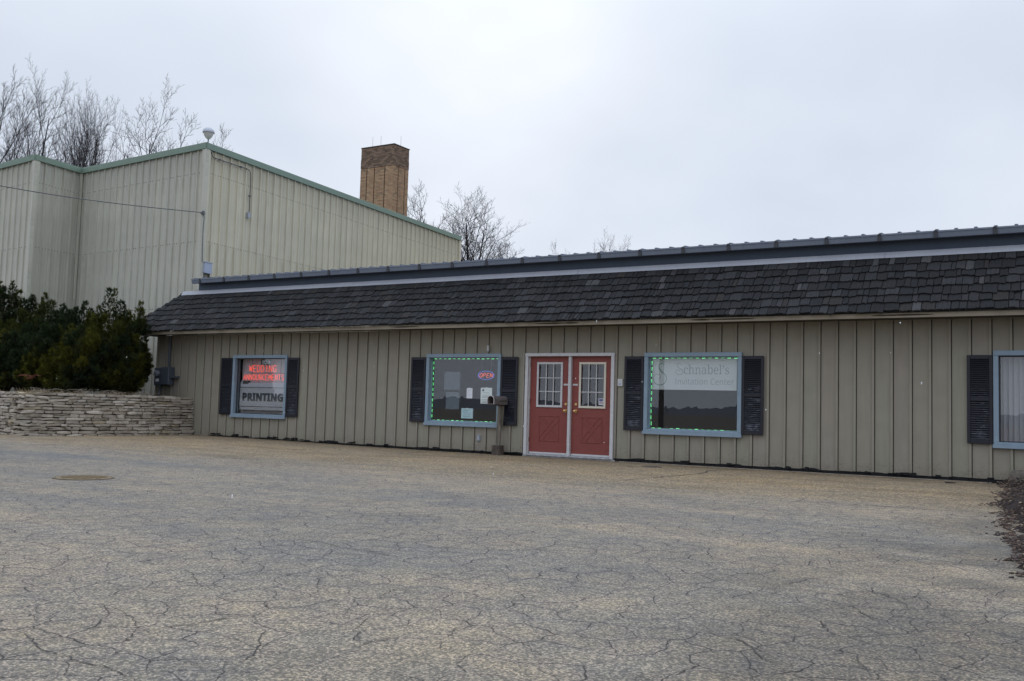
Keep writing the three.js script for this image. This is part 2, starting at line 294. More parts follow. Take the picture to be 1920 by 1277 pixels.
mesh('back_wall', box(XL, XR, -0.3, 3.9, -9.15, -9.0), siding[2], shop);
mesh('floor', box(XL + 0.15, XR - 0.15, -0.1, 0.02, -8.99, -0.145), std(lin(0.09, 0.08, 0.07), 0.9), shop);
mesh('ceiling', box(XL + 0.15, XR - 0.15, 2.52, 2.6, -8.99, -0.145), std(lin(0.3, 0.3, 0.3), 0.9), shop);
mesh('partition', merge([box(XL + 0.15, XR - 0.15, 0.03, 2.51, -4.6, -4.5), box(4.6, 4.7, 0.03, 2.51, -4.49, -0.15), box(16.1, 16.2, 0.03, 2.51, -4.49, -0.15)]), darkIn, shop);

// mansard: seven rows of wooden shakes on a 48 degree slope, hipped at the left end
const AL = 48 * Math.PI / 180, CA = Math.cos(AL), SA = Math.sin(AL), ROW = 0.204, NR = 7, LEN = 1.43;
const hipX = (d) => -2.8 + 0.79 * d;
const onSlope = (x, d, h = 0) => [x, 2.7 + SA * d + CA * h, 0.6 - CA * d + SA * h];
const mansard = group('mansard_roof', shop);
{
  const r = rng(31), tones = [];
  const T = [[0.060, 0.060, 0.060], [0.075, 0.075, 0.074], [0.048, 0.049, 0.051], [0.088, 0.086, 0.083], [0.066, 0.061, 0.057], [0.055, 0.058, 0.064], [0.105, 0.102, 0.097], [0.042, 0.042, 0.044], [0.16, 0.152, 0.135], [0.095, 0.075, 0.058]];
  const gm = scaled(grainTex, 0.35, 0.9), gb = scaled(grainBump, 0.35, 0.9);
  const TK = [0.85, 1.0, 0.7, 1.2, 0.9, 0.8, 1.35, 0.6, 1.8, 1.2];
  T.forEach((t, k) => tones.push(std(lin(t[0] * 0.31 * TK[k], t[1] * 0.33 * TK[k], t[2] * 0.39 * TK[k]), 0.86, { map: gm, bumpMap: gb, bumpScale: 0.004 })));
  const protos = [];
  for (let k = 0; k < 10; k++) { // a split shake: butt end ragged, sides slightly out of true; local x across, y up the slope, z out
    const g = new THREE.BoxGeometry(1, 0.34, 0.024, 4, 1, 1), p = g.attributes.position, jag = [0, 1, 2, 3, 4].map(() => (r() - 0.5) * 0.034), taper = (r() - 0.5) * 0.05;
    for (let i = 0; i < p.count; i++) {
      const x = p.getX(i), y = p.getY(i) + 0.17, c = Math.round((x + 0.5) * 4), low = y < 0.01;
      p.setXYZ(i, x * (low ? 1 : 1 + taper), low ? jag[c] : y, p.getZ(i) * (low ? 1.15 : 0.4) + (low ? 0.003 * (r() - 0.5) : 0));
    }
    g.computeVertexNormals(); protos.push(metreUV(g, [k * 0.37, k * 0.53]));
  }
  const all = [], tilt = 0.075, o = new THREE.Object3D();
  for (let row = 0; row < NR; row++) {
    const d0 = row * ROW; let x = hipX(d0 + 0.1) - 0.08 + r() * 0.03;
    while (x < XR + 0.3) {
      const w = 0.07 + 0.17 * r(), d = d0 - 0.012 + 0.042 * (r() - 0.5) + 0.012 * Math.sin(x * 1.1 + row * 2);
      if (x > 5 || r() > 0.001) {
        const far = clamp((x - 2) / 12); let m = Math.floor(r() * 8);
        const q = r(); if (q < 0.035 * far + 0.006) m = 8; else if (q < 0.075) m = 9; if (far < 0.5 && m === 6 && r() < 0.6) m = 1;
        if (row === 6 && x > 14 && r() < 0.3) m = r() < 0.5 ? 6 : 8;
        all.push({ x: x + w / 2, d, w: w - 0.008 - 0.008 * r(), m, k: Math.floor(r() * 10), tz: (r() - 0.5) * 0.05, lift: r() < 0.1 ? 0.06 * r() : 0.02 * r() });
      }
      x += w;
    }
  }
  const place = (s) => {
    o.position.set(...onSlope(s.x, s.d, 0.034)); o.rotation.set(0, 0, 0);
    const m = new THREE.Matrix4().makeBasis(new THREE.Vector3(1, 0, 0), new THREE.Vector3(0, SA, -CA), new THREE.Vector3(0, CA, SA));
    const q = new THREE.Quaternion().setFromRotationMatrix(m).multiply(new THREE.Quaternion().setFromEuler(new THREE.Euler(-tilt - s.lift, 0, s.tz)));
    o.quaternion.copy(q); o.scale.set(s.w, 1, 1); o.updateMatrix(); return o.matrix;
  };
  const cx = 19.74, cz = 17.6;
  const seen = all.filter((s) => s.x < 18.9).sort((a, b) => b.w / ((b.x - cx) ** 2 + 320) - a.w / ((a.x - cx) ** 2 + 320)), near = new Set(seen.slice(0, 300));
  const rest = tones.map(() => []);
  for (const s of all) {
    if (near.has(s)) { const m = mesh('shingle', protos[s.k], tones[s.m], mansard); m.applyMatrix4(place(s)); } else rest[s.m].push(protos[s.k].clone().applyMatrix4(place(s)));
  }
  const list = [], gl = rest.map((l, k) => (l.length ? (list.push(tones[k]), merge(l)) : null)).filter(Boolean), far = mergeGeometries(gl, true);
  const fm = mesh('shingles', far, list, mansard); fm.userData.kind = 'stuff';
  // sheathing behind the shakes, the hipped left side and the flashing on top
  const sh = new THREE.BufferGeometry(), v = [], P = (x, d, h) => onSlope(x, d, h);
  const quad = (a, b, c, d) => v.push(...a, ...b, ...c, ...a, ...c, ...d);
  quad(P(hipX(0), 0, 0), P(XR + 0.4, 0, 0), P(XR + 0.4, LEN, 0), P(hipX(LEN), LEN, 0));
  const zl = 0.6 - CA * LEN; quad([hipX(0), 2.7, -0.75], [hipX(0), 2.7, 0.6], P(hipX(LEN), LEN, 0), [hipX(LEN), 2.7 + SA * LEN, -0.75]);
  quad(P(XR + 0.4, 0, 0), [XR + 0.4, 2.7, -1], [XR + 0.4, 2.7 + SA * LEN, -1], P(XR + 0.4, LEN, 0));
  sh.setAttribute('position', new THREE.Float32BufferAttribute(v, 3)); sh.computeVertexNormals(); sh.setAttribute('uv', new THREE.Float32BufferAttribute(new Float32Array(v.length / 3 * 2), 2));
  mesh('sheathing', metreUV(sh), std(lin(0.03, 0.03, 0.031), 0.95), mansard);
  { // shakes on the hipped side, a few pixels of it in view
    const g2 = [];
    for (let row = 0; row < NR; row++) for (let z = -0.7; z < 0.6 - CA * (row * ROW) - 0.05; z += 0.15) {
      const a = Math.atan2(0.79 * LEN, SA * LEN), x0 = hipX(row * ROW), y0 = 2.7 + SA * row * ROW;
      g2.push(new THREE.BoxGeometry(0.016, 0.26, 0.14).translate(-0.012, 0.12, 0).rotateZ(-a).translate(x0, y0, z));
    }
    mesh('side_shingles', metreUV(merge(g2)), tones[1], mansard).userData.kind = 'stuff';
  }
}
const fasciaMat = std(lin(0.33, 0.285, 0.215), 0.75, { map: scaled(streakTex, 3, 1) });
mesh('fascia', metreUV(box(-2.72, XR + 0.4, 2.612, 2.69, 0.535, 0.558)), fasciaMat, mansard);
for (const [x, w] of [[6.7, 0.35], [10.35, 0.4], [10.8, 0.18], [14.1, 0.42], [13.5, 0.2], [17.0, 0.5]]) mesh('gap', new THREE.SphereGeometry(1, 16, 8).scale(w, 0.014, 0.004).translate(x, 2.655, 0.5585), std(lin(0.05, 0.038, 0.028), 1), mansard);
mesh('soffit', metreUV(merge([box(-2.72, XR + 0.4, 2.64, 2.655, 0.002, 0.534), box(-2.72, XL, 2.64, 2.655, -0.8, 0.0)])), std(lin(0.1, 0.088, 0.07), 0.9), mansard);
const flashMat = std(lin(0.42, 0.44, 0.5), 0.5, { metalness: 0.15, map: scaled(streakTex, 4, 2) });
{ // metal flashing over the top of the shakes, in sheets
  for (let x = hipX(LEN) - 0.06, k = 0; x < XR + 0.3; x += 3.05, k++) {
    const x1 = Math.min(x + 3.045, XR + 0.4), g = new THREE.BoxGeometry(x1 - x, 0.125, 0.004).rotateX(AL - Math.PI / 2 + 0.25).translate((x + x1) / 2, 0, 0);
    const q = onSlope(0, LEN + 0.035, 0.045 + 0.002 * (k % 2)); mesh('flashing', metreUV(g.translate(0, q[1], q[2])), flashMat, mansard);
  }
}
// metal roof, its eave box gutter and the dark wall under it
const roof = group('metal_roof', shop), XG = -1.2;
const charMat = std(lin(0.045, 0.047, 0.056), 0.6, { map: scaled(streakTex, 3, 1.5) }), gutMat = std(lin(0.185, 0.215, 0.28), 0.45, { metalness: 0.15, map: scaled(streakTex, 3, 1.5) });
mesh('upper_wall', metreUV(box(XG + 0.02, XR, 3.6, 4.1, -0.62, -0.44)), std(lin(0.07, 0.1, 0.15), 0.6, { map: scaled(streakTex, 3, 1.5) }), roof);
mesh('upper_soffit', box(XG, XR + 0.3, 4.09, 4.1, -0.62, -0.31), charMat, roof);
{
  const slope = 1 / 14, roofY = (z) => 4.175 + (-0.3 - z) * slope, sheetG = new THREE.BufferGeometry();
  const panel = [];
  for (let x = XG, k = 0; x < XR + 0.3; x += 0.3048, k++) {
    const g = merge([new THREE.BoxGeometry(0.3048, 0.006, 9.4).translate(0.1524, 0, -4.7), new THREE.BoxGeometry(0.05, 0.036, 9.42).translate(0.03, 0.018, -4.7)]).rotateX(Math.atan(slope)).translate(x, 4.176, -0.28);
    panel.push(g);
  }
  panel.forEach((g) => mesh('roof_panel', metreUV(g), gutMat, roof));
  // gutter in lengths with dark straps
  const sh = new THREE.Shape(); [[0, 0], [0.1, 0], [0.115, 0.085], [0.125, 0.09], [0.125, 0.118], [0.113, 0.118], [0.1, 0.1], [0.1, 0.01], [0.01, 0.01], [0.01, 0.12], [0, 0.12]].forEach(([a, b], i) => (i ? sh.lineTo(a, b) : sh.moveTo(a, b))); sh.closePath();
  for (let x = XG; x < XR + 0.2; x += 3.05) {
    const L = Math.min(3.046, XR + 0.3 - x), g = new THREE.ExtrudeGeometry(sh, { depth: L, bevelEnabled: false, steps: 1 }).rotateY(-Math.PI / 2).scale(-1, 1, 1);
    const gg = flat(g); const p = gg.attributes.position; // mirrored: turn the faces back
    for (let i = 0; i < p.count; i += 3) for (let c = 0; c < 3; c++) { const t = p.array[i * 3 + c]; p.array[i * 3 + c] = p.array[i * 3 + 6 + c]; p.array[i * 3 + 6 + c] = t; }
    gg.computeVertexNormals(); mesh('gutter', metreUV(gg.translate(x, 4.055, -0.305)), gutMat, roof);
  }
  for (let x = XG + 0.33, k = 0; x < XR; x += 0.9144, k++) mesh('gutter_strap', merge([bbox(x - 0.025, x + 0.025, 4.15, 4.181, -0.3, -0.174, 0.003), box(x - 0.035, x + 0.035, 4.05, 4.155, -0.197, -0.18)]), charMat, roof);
}

// windows
const blueMat = std(lin(0.265, 0.355, 0.44), 0.55, { map: scaled(streakTex, 1.3, 1.3) });
const glassMat = new THREE.MeshPhysicalMaterial({ color: 0xffffff, roughness: 0, transmission: 1, thickness: 0, ior: 1.65 });
const darkSash = std(lin(0.05, 0.05, 0.055), 0.6);
W.x.forEach(([a, b], k) => {
  const [c, d] = W.y, w = group('window', shop), t = 0.078, ib = c + 0.1, it = d - 0.08;
  mesh('frame', metreUV(merge([
    bbox(a, b, it, d, 0.001, 0.055), bbox(a, a + t, ib, it - 0.001, 0.001, 0.05), bbox(b - t, b, ib, it - 0.001, 0.001, 0.05),
    box(a + 0.031, a + t - 0.004, ib, it - 0.002, -0.13, 0.0), box(b - t + 0.004, b - 0.031, ib, it - 0.002, -0.13, 0.0), box(a + 0.032, b - 0.032, it + 0.003, d - 0.031, -0.13, 0.0)])), blueMat, w);
  mesh('sill', metreUV(merge([bbox(a - 0.012, b + 0.012, c, c + 0.06, 0.001, 0.075), bbox(a, b, c + 0.0605, ib - 0.001, -0.0, 0.052), box(a + 0.032, b - 0.032, c + 0.035, ib - 0.004, -0.13, -0.001)])), blueMat, w);
  mesh('sash', merge([box(a + t - 0.003, a + t + 0.022, ib, it, -0.075, -0.045), box(b - t - 0.022, b - t + 0.003, ib, it, -0.075, -0.045), box(a + t + 0.023, b - t - 0.023, it - 0.018, it + 0.002, -0.075, -0.045), box(a + t + 0.023, b - t - 0.023, ib - 0.003, ib + 0.018, -0.075, -0.045)]), k === 0 || k === 3 ? darkSash : blueMat, w);
  mesh('pane', box(a + t + 0.018, b - t - 0.018, ib + 0.014, it - 0.014, -0.063, -0.057), glassMat, w);
});

// shutters: louvred, black, paint peeling on the lower slats
const peel = [1, 2, 3].map((k) => canvasTex(256, 1024, (g, w, h) => {
  g.fillStyle = 'rgb(23,25,36)'; g.fillRect(0, 0, w, h); const r = rng(900 + k);
  const n = [40, 110, 190][k - 1];
  for (let i = 0; i < n; i++) { const y = h * (1 - (r() ** 1.6) * 0.62), x = 30 + r() * (w - 90), l = 14 + 80 * r() * r(), c = 95 + 95 * r(); g.fillStyle = `rgba(${c},${c + 3},${c + 10},${0.25 + 0.55 * r()})`; g.fillRect(x, y, l, 1.5 + 3.5 * r() * r()); }
  for (let i = 0; i < n / 2; i++) { const y = h * (0.9 + 0.08 * (r() - 0.5)), x = 40 + r() * 130; g.fillStyle = `rgba(150,155,165,${0.35 * r()})`; g.fillRect(x, y, 20 + 40 * r(), 2 + 6 * r()); }
}));
const shutterMats = peel.map((t) => std(0xffffff, 0.5, { map: t })), shutterMat = std(lin(0.009, 0.01, 0.018), 0.5);
[[0.385, 0.79, 0], [2.692, 3.085, 1], [6.497, 6.905, 1], [8.88, 9.3, 0], [11.755, 12.165, 2], [14.13, 14.535, 2], [17.92, 18.3, 1], [20.27, 20.67, 1]].forEach(([a, b, v]) => {
  const s = group('shutter', shop), y0 = 0.565, y1 = 2.015, z0 = 0.0285, z1 = 0.06, e = 0.05;
  mesh('stile', bbox(a, a + e, y0, y1, z0, z1), shutterMat, s); mesh('stile', bbox(b - e, b, y0, y1, z0, z1), shutterMat, s);
  for (const [p, q] of [[y0, y0 + 0.075], [1.26, 1.32], [y1 - 0.065, y1]]) mesh('rail', bbox(a + e, b - e, p, q, z0, z1 - 0.002), shutterMat, s);
  const list = [];
  for (const [p, q] of [[y0 + 0.075, 1.26], [1.32, y1 - 0.065]]) { const n = Math.round((q - p) / 0.036); for (let i = 0; i < n; i++) list.push(new THREE.BoxGeometry(b - a - 2 * e, 0.042, 0.006).rotateX(-0.62).translate((a + b) / 2, p + (i + 0.5) * (q - p) / n, (z0 + z1) / 2 - 0.003)); }
  list.push(box(a + e, b - e, y0 + 0.02, y1 - 0.02, z0 - 0.001, z0 + 0.004));
  const g = merge(list), P = g.attributes.position, uv = g.attributes.uv; for (let i = 0; i < P.count; i++) uv.setXY(i, (P.getX(i) - a) / (b - a), (P.getY(i) - y0) / (y1 - y0));
  mesh('louvres', g, shutterMats[v], s).userData.kind = 'stuff';
});

// double door
const whiteMat = std(lin(0.62, 0.62, 0.63), 0.55, { map: scaled(streakTex, 0.9, 0.9) }), redMat = std(lin(0.25, 0.058, 0.046), 0.6, { map: scaled(streakTex, 1.1, 1.1) }), creamMat = std(lin(0.66, 0.6, 0.5), 0.6), brass = std(lin(0.72, 0.5, 0.22), 0.3, { metalness: 0.85 });
{
  const [a, b, , t] = DOOR, f = group('door_frame', shop);
  mesh('jamb', metreUV(merge([bbox(a, a + 0.07, -0.03, t - 0.062, 0.001, 0.06), box(a + 0.03, a + 0.085, -0.03, t - 0.064, -0.13, 0.0)])), whiteMat, f);
  mesh('jamb', metreUV(merge([bbox(b - 0.07, b, -0.03, t - 0.062, 0.001, 0.06), box(b - 0.085, b - 0.03, -0.03, t - 0.064, -0.13, 0.0)])), whiteMat, f);
  mesh('head', metreUV(merge([bbox(a - 0.005, b + 0.005, t - 0.06, t + 0.005, 0.001, 0.065), box(a + 0.03, b - 0.03, t - 0.058, t - 0.03, -0.13, 0.0)])), whiteMat, f);
  mesh('mullion', metreUV(bbox(10.492, 10.552, 0.0, t - 0.062, -0.1, 0.03)), whiteMat, f);
  mesh('threshold', metreUV(merge([bbox(a + 0.071, b - 0.071, -0.035, 0.0, -0.12, 0.07), bbox(a - 0.03, b + 0.03, -0.075, -0.036, -0.1, 0.035)])), std(lin(0.5, 0.51, 0.53), 0.5, { map: scaled(blotchTex, 0.5, 0.5) }), f);
  const leaf = (x0, x1, gx0, gx1, side) => {
    const d = group('door', shop), y0 = 0.042, y1 = 2.022, gy0 = 0.97, gy1 = 1.905, z = -0.035;
    const cut = [gx0 + 0.03, gx1 - 0.03, gy0 + 0.03, gy1 - 0.03];
    mesh('panel', metreUV(merge(cutRect([x0, x1, y0, y1], [cut]).map(([p, q, r, s]) => box(p, q, r, s, z - 0.045, z)))), redMat, d);
    mesh('kick_strip', bbox(x0 + 0.004, x1 - 0.004, 0.003, 0.04, z - 0.04, z + 0.012), whiteMat, d);
    mesh('lite_frame', merge([bbox(gx0, gx1, gy1 - 0.045, gy1, z + 0.001, z + 0.022), bbox(gx0, gx1, gy0, gy0 + 0.045, z + 0.001, z + 0.022), bbox(gx0, gx0 + 0.045, gy0 + 0.046, gy1 - 0.046, z + 0.001, z + 0.02), bbox(gx1 - 0.045, gx1, gy0 + 0.046, gy1 - 0.046, z + 0.001, z + 0.02)]), side ? creamMat : whiteMat, d);
    const ix0 = gx0 + 0.045, ix1 = gx1 - 0.045, iy0 = gy0 + 0.045, iy1 = gy1 - 0.045, bw = (ix1 - ix0) / 3, bh = (iy1 - iy0) / 3;
    for (let k = 1; k < 3; k++) { mesh('muntin', bbox(ix0 + k * bw - 0.009, ix0 + k * bw + 0.009, iy0, iy1, z - 0.012, z + 0.012, 0.003), whiteMat, d); mesh('muntin', merge([0, 1, 2].map((q) => bbox(ix0 + q * bw + 0.0095, ix0 + (q + 1) * bw - 0.0095, iy0 + k * bh - 0.009, iy0 + k * bh + 0.009, z - 0.011, z + 0.011, 0.003))), whiteMat, d); }
    for (let i = 0; i < 3; i++) for (let j = 0; j < 3; j++) mesh('pane', box(ix0 + i * bw + 0.002, ix0 + (i + 1) * bw - 0.002, iy0 + j * bh + 0.002, iy0 + (j + 1) * bh - 0.002, z - 0.026, z - 0.02), glassMat, d);
    // cross-buck mouldings pressed into the lower half
    const cx0 = gx0 + 0.07, cx1 = gx1 - 0.07, cy0 = 0.27, cy1 = 0.8, m = [bbox(cx0, cx1, cy1 - 0.022, cy1, z, z + 0.01), bbox(cx0, cx1, cy0, cy0 + 0.022, z, z + 0.01), bbox(cx0, cx0 + 0.022, cy0 + 0.023, cy1 - 0.023, z, z + 0.01), bbox(cx1 - 0.022, cx1, cy0 + 0.023, cy1 - 0.023, z, z + 0.01)];
    const L = Math.hypot(cx1 - cx0, cy1 - cy0) - 0.1, an = Math.atan2(cy1 - cy0, cx1 - cx0);
    for (const [s, dz] of [[1, 0], [-1, 0.0022]]) for (const q of [-0.045, 0.045]) m.push(bevelBox(L, 0.03, 0.007, 0.003).translate(0, q, 0).rotateZ(s * an).translate((cx0 + cx1) / 2, (cy0 + cy1) / 2, z + 0.003 + dz + (q > 0 ? 0.001 : 0)));
    mesh('moulding', metreUV(merge(m)), redMat, d);
    const kx = side ? x0 + 0.1 : x1 - 0.065;
    mesh('knob', merge([new THREE.SphereGeometry(0.031, 18, 12).scale(1, 1, 0.8).translate(kx, 0.905, z + 0.068), new THREE.CylinderGeometry(0.014, 0.016, 0.05, 12).rotateX(Math.PI / 2).translate(kx, 0.905, z + 0.03), new THREE.CylinderGeometry(0.034, 0.036, 0.008, 20).rotateX(Math.PI / 2).translate(kx, 0.905, z + 0.005)]), brass, d);
    mesh('deadbolt', merge([new THREE.CylinderGeometry(0.026, 0.03, 0.016, 20).rotateX(Math.PI / 2).translate(kx, 1.045, z + 0.009), bbox(kx - 0.004, kx + 0.004, 1.035, 1.055, z + 0.017, z + 0.021, 0.001)]), brass, d);
    const px = side ? x0 + 0.015 : x1 - 0.13;
    mesh('label', bbox(px, px + 0.115, 1.425, 1.462, z + 0.0005, z + 0.006, 0.001), whiteMat, d);
    mesh('hinge', merge([0.3, 1.1, 1.85].map((h) => new THREE.CylinderGeometry(0.008, 0.008, 0.09, 8).translate(side ? x1 + 0.004 : x0 - 0.004, h, z + 0.008))), std(lin(0.12, 0.1, 0.09), 0.5, { metalness: 0.5 }), d);
    if (side) mesh('sticker', box(ix0 + 2 * bw + 0.05, ix1 - 0.02, iy0 + 0.03, iy0 + 0.16, z - 0.0195, z - 0.0185), std(0xffffff, 0.5, { map: canvasTex(64, 96, (g, w, h) => { g.fillStyle = '#cfd2d6'; g.fillRect(0, 0, w, h); g.fillStyle = '#5a5c8a'; g.fillRect(6, 8, 52, 34); g.fillStyle = '#8d5560'; g.fillRect(6, 62, 52, 12); g.fillStyle = '#777'; for (let k = 0; k < 3; k++) g.fillRect(8, 46 + k * 5, 44, 2); }) }), d);
  };
  leaf(9.572, 10.488, 9.727, 10.338, 0); leaf(10.556, 11.444, 10.717, 11.322, 1);
}
// ---- things on and in the shop front
const greyBox = std(lin(0.34, 0.37, 0.42), 0.5), paper = std(lin(0.72, 0.72, 0.74), 0.8);
{ const o = thing('notice_box', 'small white box mounted beside the right door jamb and shutter', 'box', [11.655, 1.495, 0.0]); mesh('case', bbox(-0.055, 0.055, -0.07, 0.075, 0.0, 0.035), whiteMat, o); mesh('label', box(-0.035, 0.02, -0.05, -0.01, 0.0355, 0.037), std(lin(0.4, 0.42, 0.5), 0.7), o); }
{ const o = thing('outlet', 'grey weatherproof outlet low on the siding below the open sign window', 'outlet', [8.35, 0.275, 0.001]); mesh('plate', bbox(-0.04, 0.04, -0.075, 0.065, 0, 0.012), greyBox, o); mesh('cover', bbox(-0.034, 0.034, -0.06, 0.05, 0.0125, 0.045, 0.008), greyBox, o); mesh('cover_lip', bbox(-0.036, 0.036, 0.046, 0.056, 0.0125, 0.05, 0.003), greyBox, o); }
{ const o = thing('sensor', 'small pale cylinder fixture on siding above the open sign window', 'fixture', [8.545, 2.205, 0.022]); mesh('body', new THREE.CylinderGeometry(0.026, 0.03, 0.11, 14).translate(0, 0, 0.034), whiteMat, o); mesh('bracket', bbox(-0.02, 0.02, -0.075, -0.055, 0, 0.05, 0.003), greyBox, o); }
{ const dk = std(lin(0.085, 0.1, 0.125), 0.5, { metalness: 0.2 }), o = thing('electric_meter', 'dark grey electric meter box on shop wall beside the evergreen shrubs', 'meter', [-1.72, 1.5, 0.022]);
  mesh('case', bbox(-0.32, -0.02, -0.22, 0.25, 0, 0.16, 0.01), dk, o); mesh('cabinet', bbox(-0.01, 0.3, -0.2, 0.27, 0, 0.2, 0.01), dk, o);
  mesh('meter_glass', merge([new THREE.CylinderGeometry(0.085, 0.085, 0.06, 24).rotateX(Math.PI / 2).translate(-0.17, 0.1, 0.19), new THREE.SphereGeometry(0.083, 20, 10, 0, Math.PI * 2, 0, Math.PI / 2).rotateX(Math.PI / 2).scale(1, 1, 0.5).translate(-0.17, 0.1, 0.22)]), std(lin(0.2, 0.22, 0.25), 0.15), o);
  mesh('label', box(-0.25, -0.12, -0.12, -0.04, 0.1602, 0.1625), paper, o); mesh('conduit', polyTube([[-0.17, -0.22, 0.07], [-0.17, -0.7, 0.07]], 0.025, 8), dk, o); mesh('conduit', polyTube([[0.14, 0.27, 0.07], [0.14, 1.1, 0.07]], 0.028, 8), dk, o); mesh('shelf_bracket', bbox(0.3, 0.52, -0.02, 0.03, 0.0, 0.16), dk, o); }

// stroke lettering for the neon and light signs
const GL = {
  W: [[[0, 1], [0.25, 0], [0.5, 0.8], [0.75, 0], [1, 1]]], E: [[[0.85, 1], [0, 1], [0, 0], [0.85, 0]], [[0, 0.52], [0.7, 0.52]]], D: [[[0, 0], [0, 1], [0.5, 1], [0.85, 0.8], [0.95, 0.5], [0.85, 0.2], [0.5, 0], [0, 0]]],
  I: [[[0.5, 0], [0.5, 1]]], N: [[[0, 0], [0, 1], [0.9, 0], [0.9, 1]]], G: [[[0.95, 0.8], [0.75, 0.98], [0.4, 1], [0.1, 0.8], [0, 0.5], [0.1, 0.2], [0.4, 0], [0.8, 0.05], [0.95, 0.3], [0.95, 0.45], [0.6, 0.45]]],
  A: [[[0, 0], [0.45, 1], [0.9, 0]], [[0.2, 0.38], [0.7, 0.38]]], O: [[[0.5, 0], [0.15, 0.15], [0, 0.5], [0.15, 0.85], [0.5, 1], [0.85, 0.85], [1, 0.5], [0.85, 0.15], [0.5, 0]]], U: [[[0, 1], [0, 0.25], [0.2, 0], [0.7, 0], [0.9, 0.25], [0.9, 1]]],
  C: [[[0.9, 0.85], [0.6, 1], [0.2, 0.9], [0, 0.5], [0.2, 0.1], [0.6, 0], [0.9, 0.15]]], M: [[[0, 0], [0, 1], [0.5, 0.3], [1, 1], [1, 0]]], T: [[[0, 1], [0.9, 1]], [[0.45, 1], [0.45, 0]]], S: [[[0.85, 0.85], [0.5, 1], [0.1, 0.88], [0.1, 0.62], [0.8, 0.4], [0.85, 0.15], [0.5, 0], [0.05, 0.12]]],
  P: [[[0, 0], [0, 1], [0.6, 1], [0.85, 0.77], [0.6, 0.5], [0, 0.5]]],
};
function lettering(text, x0, x1, y0, y1, z, r, slant = 0) {
  const n = text.length, adv = (x1 - x0) / n, w = adv * 0.74, h = y1 - y0, out = [];
  [...text].forEach((ch, i) => GL[ch].forEach((st) => out.push(polyTube(st.map(([u, v]) => [x0 + i * adv + u * w + slant * v * h, y0 + v * h, z]), r, 5))));
  return out;
}
const glow = (c, k) => new THREE.MeshStandardMaterial({ color: 0x111111, emissive: c, emissiveIntensity: k, roughness: 0.5 });
function panelLight(color, k, w, h, x, y, z) { const l = new THREE.RectAreaLight(color, k, w, h); l.position.set(x, y, z); l.lookAt(x, y, z + 1); scene.add(l); }
{ const o = thing('neon_sign', 'red neon sign reading wedding announcements in the left shop window', 'neon sign', [0, 0, 0]);
  const red = glow(lin(1, 0.1, 0.06), 1.35);
  mesh('top_word_tube', merge(lettering('WEDDING', 1.22, 2.2, 1.668, 1.835, -0.12, 0.0062)), red, o);
  mesh('bottom_word_tube', merge(lettering('ANNOUNCEMENTS', 1.03, 2.47, 1.462, 1.605, -0.12, 0.0056)), red, o);
  mesh('support', merge([polyTube([[1.12, 1.64, -0.145], [2.5, 1.64, -0.145]], 0.006), polyTube([[1.3, 1.46, -0.145], [1.3, 1.99, -0.145]], 0.005), polyTube([[2.3, 1.46, -0.145], [2.3, 1.99, -0.145]], 0.005)]), darkSash, o);
  mesh('transformer', bbox(1.0, 1.2, 1.36, 1.44, -0.2, -0.13), darkSash, o); panelLight(lin(1, 0.12, 0.08), 0.02, 1.2, 0.35, 1.8, 1.65, -0.1); }
{ const o = thing('number_decal', 'white street number 920 above the neon sign in left window', 'number', [1.86, 1.915, -0.066]);
  const t = canvasTex(256, 128, (g, w, h) => { g.fillStyle = '#3b3d42'; g.fillRect(0, 0, w, h); g.fillStyle = '#cfd6d8'; g.font = 'bold 118px serif'; g.textAlign = 'center'; g.textBaseline = 'middle'; g.fillText('920', w / 2, h / 2 + 4); });
  mesh('plate', box(-0.18, 0.18, -0.075, 0.065, -0.003, 0), std(0xffffff, 0.6, { map: t }), o); }
{ const o = thing('printing_sign', 'pale printing sign with bold dark capitals in the left window', 'sign', [1.72, 0, -0.13]);
  const t = canvasTex(1024, 304, (g, w, h) => {
    g.fillStyle = '#a4a8ad'; g.fillRect(0, 0, w, h); g.font = '900 168px sans-serif'; g.textAlign = 'center'; g.textBaseline = 'alphabetic'; g.save(); g.translate(w / 2, 0); g.scale(1.14, 1); g.lineJoin = 'miter';
    g.fillStyle = '#7d8288'; g.fillText('PRINTING', 9, 219); g.fillStyle = '#363c41'; g.strokeStyle = '#363c41'; g.lineWidth = 7; g.fillText('PRINTING', 0, 212); g.strokeText('PRINTING', 0, 212); g.restore(); });
  mesh('board', box(-0.8, 0.8, 0.8, 1.265, -0.006, 0), [0, 1, 2, 3, 4, 5].map((k) => (k === 4 ? std(0xffffff, 0.6, { map: t }) : paper)), o);
  mesh('top_panel', merge([box(-0.8, 0.8, 1.28, 1.39, -0.012, -0.004), box(-0.77, -0.55, 1.39, 1.44, -0.012, -0.004)]), std(lin(0.42, 0.45, 0.5), 0.7), o);
  mesh('frame_rail', merge([bbox(-0.81, 0.81, 1.266, 1.279, -0.01, 0.006, 0.002), bbox(-0.81, 0.81, 0.785, 0.799, -0.01, 0.006, 0.002), bbox(-0.81, 0.81, 0.69, 0.705, -0.01, 0.006, 0.002)]), darkSash, o);
  mesh('lower_panel', box(-0.8, 0.8, 0.706, 0.784, -0.01, -0.003), std(lin(0.36, 0.37, 0.39), 0.7), o); }
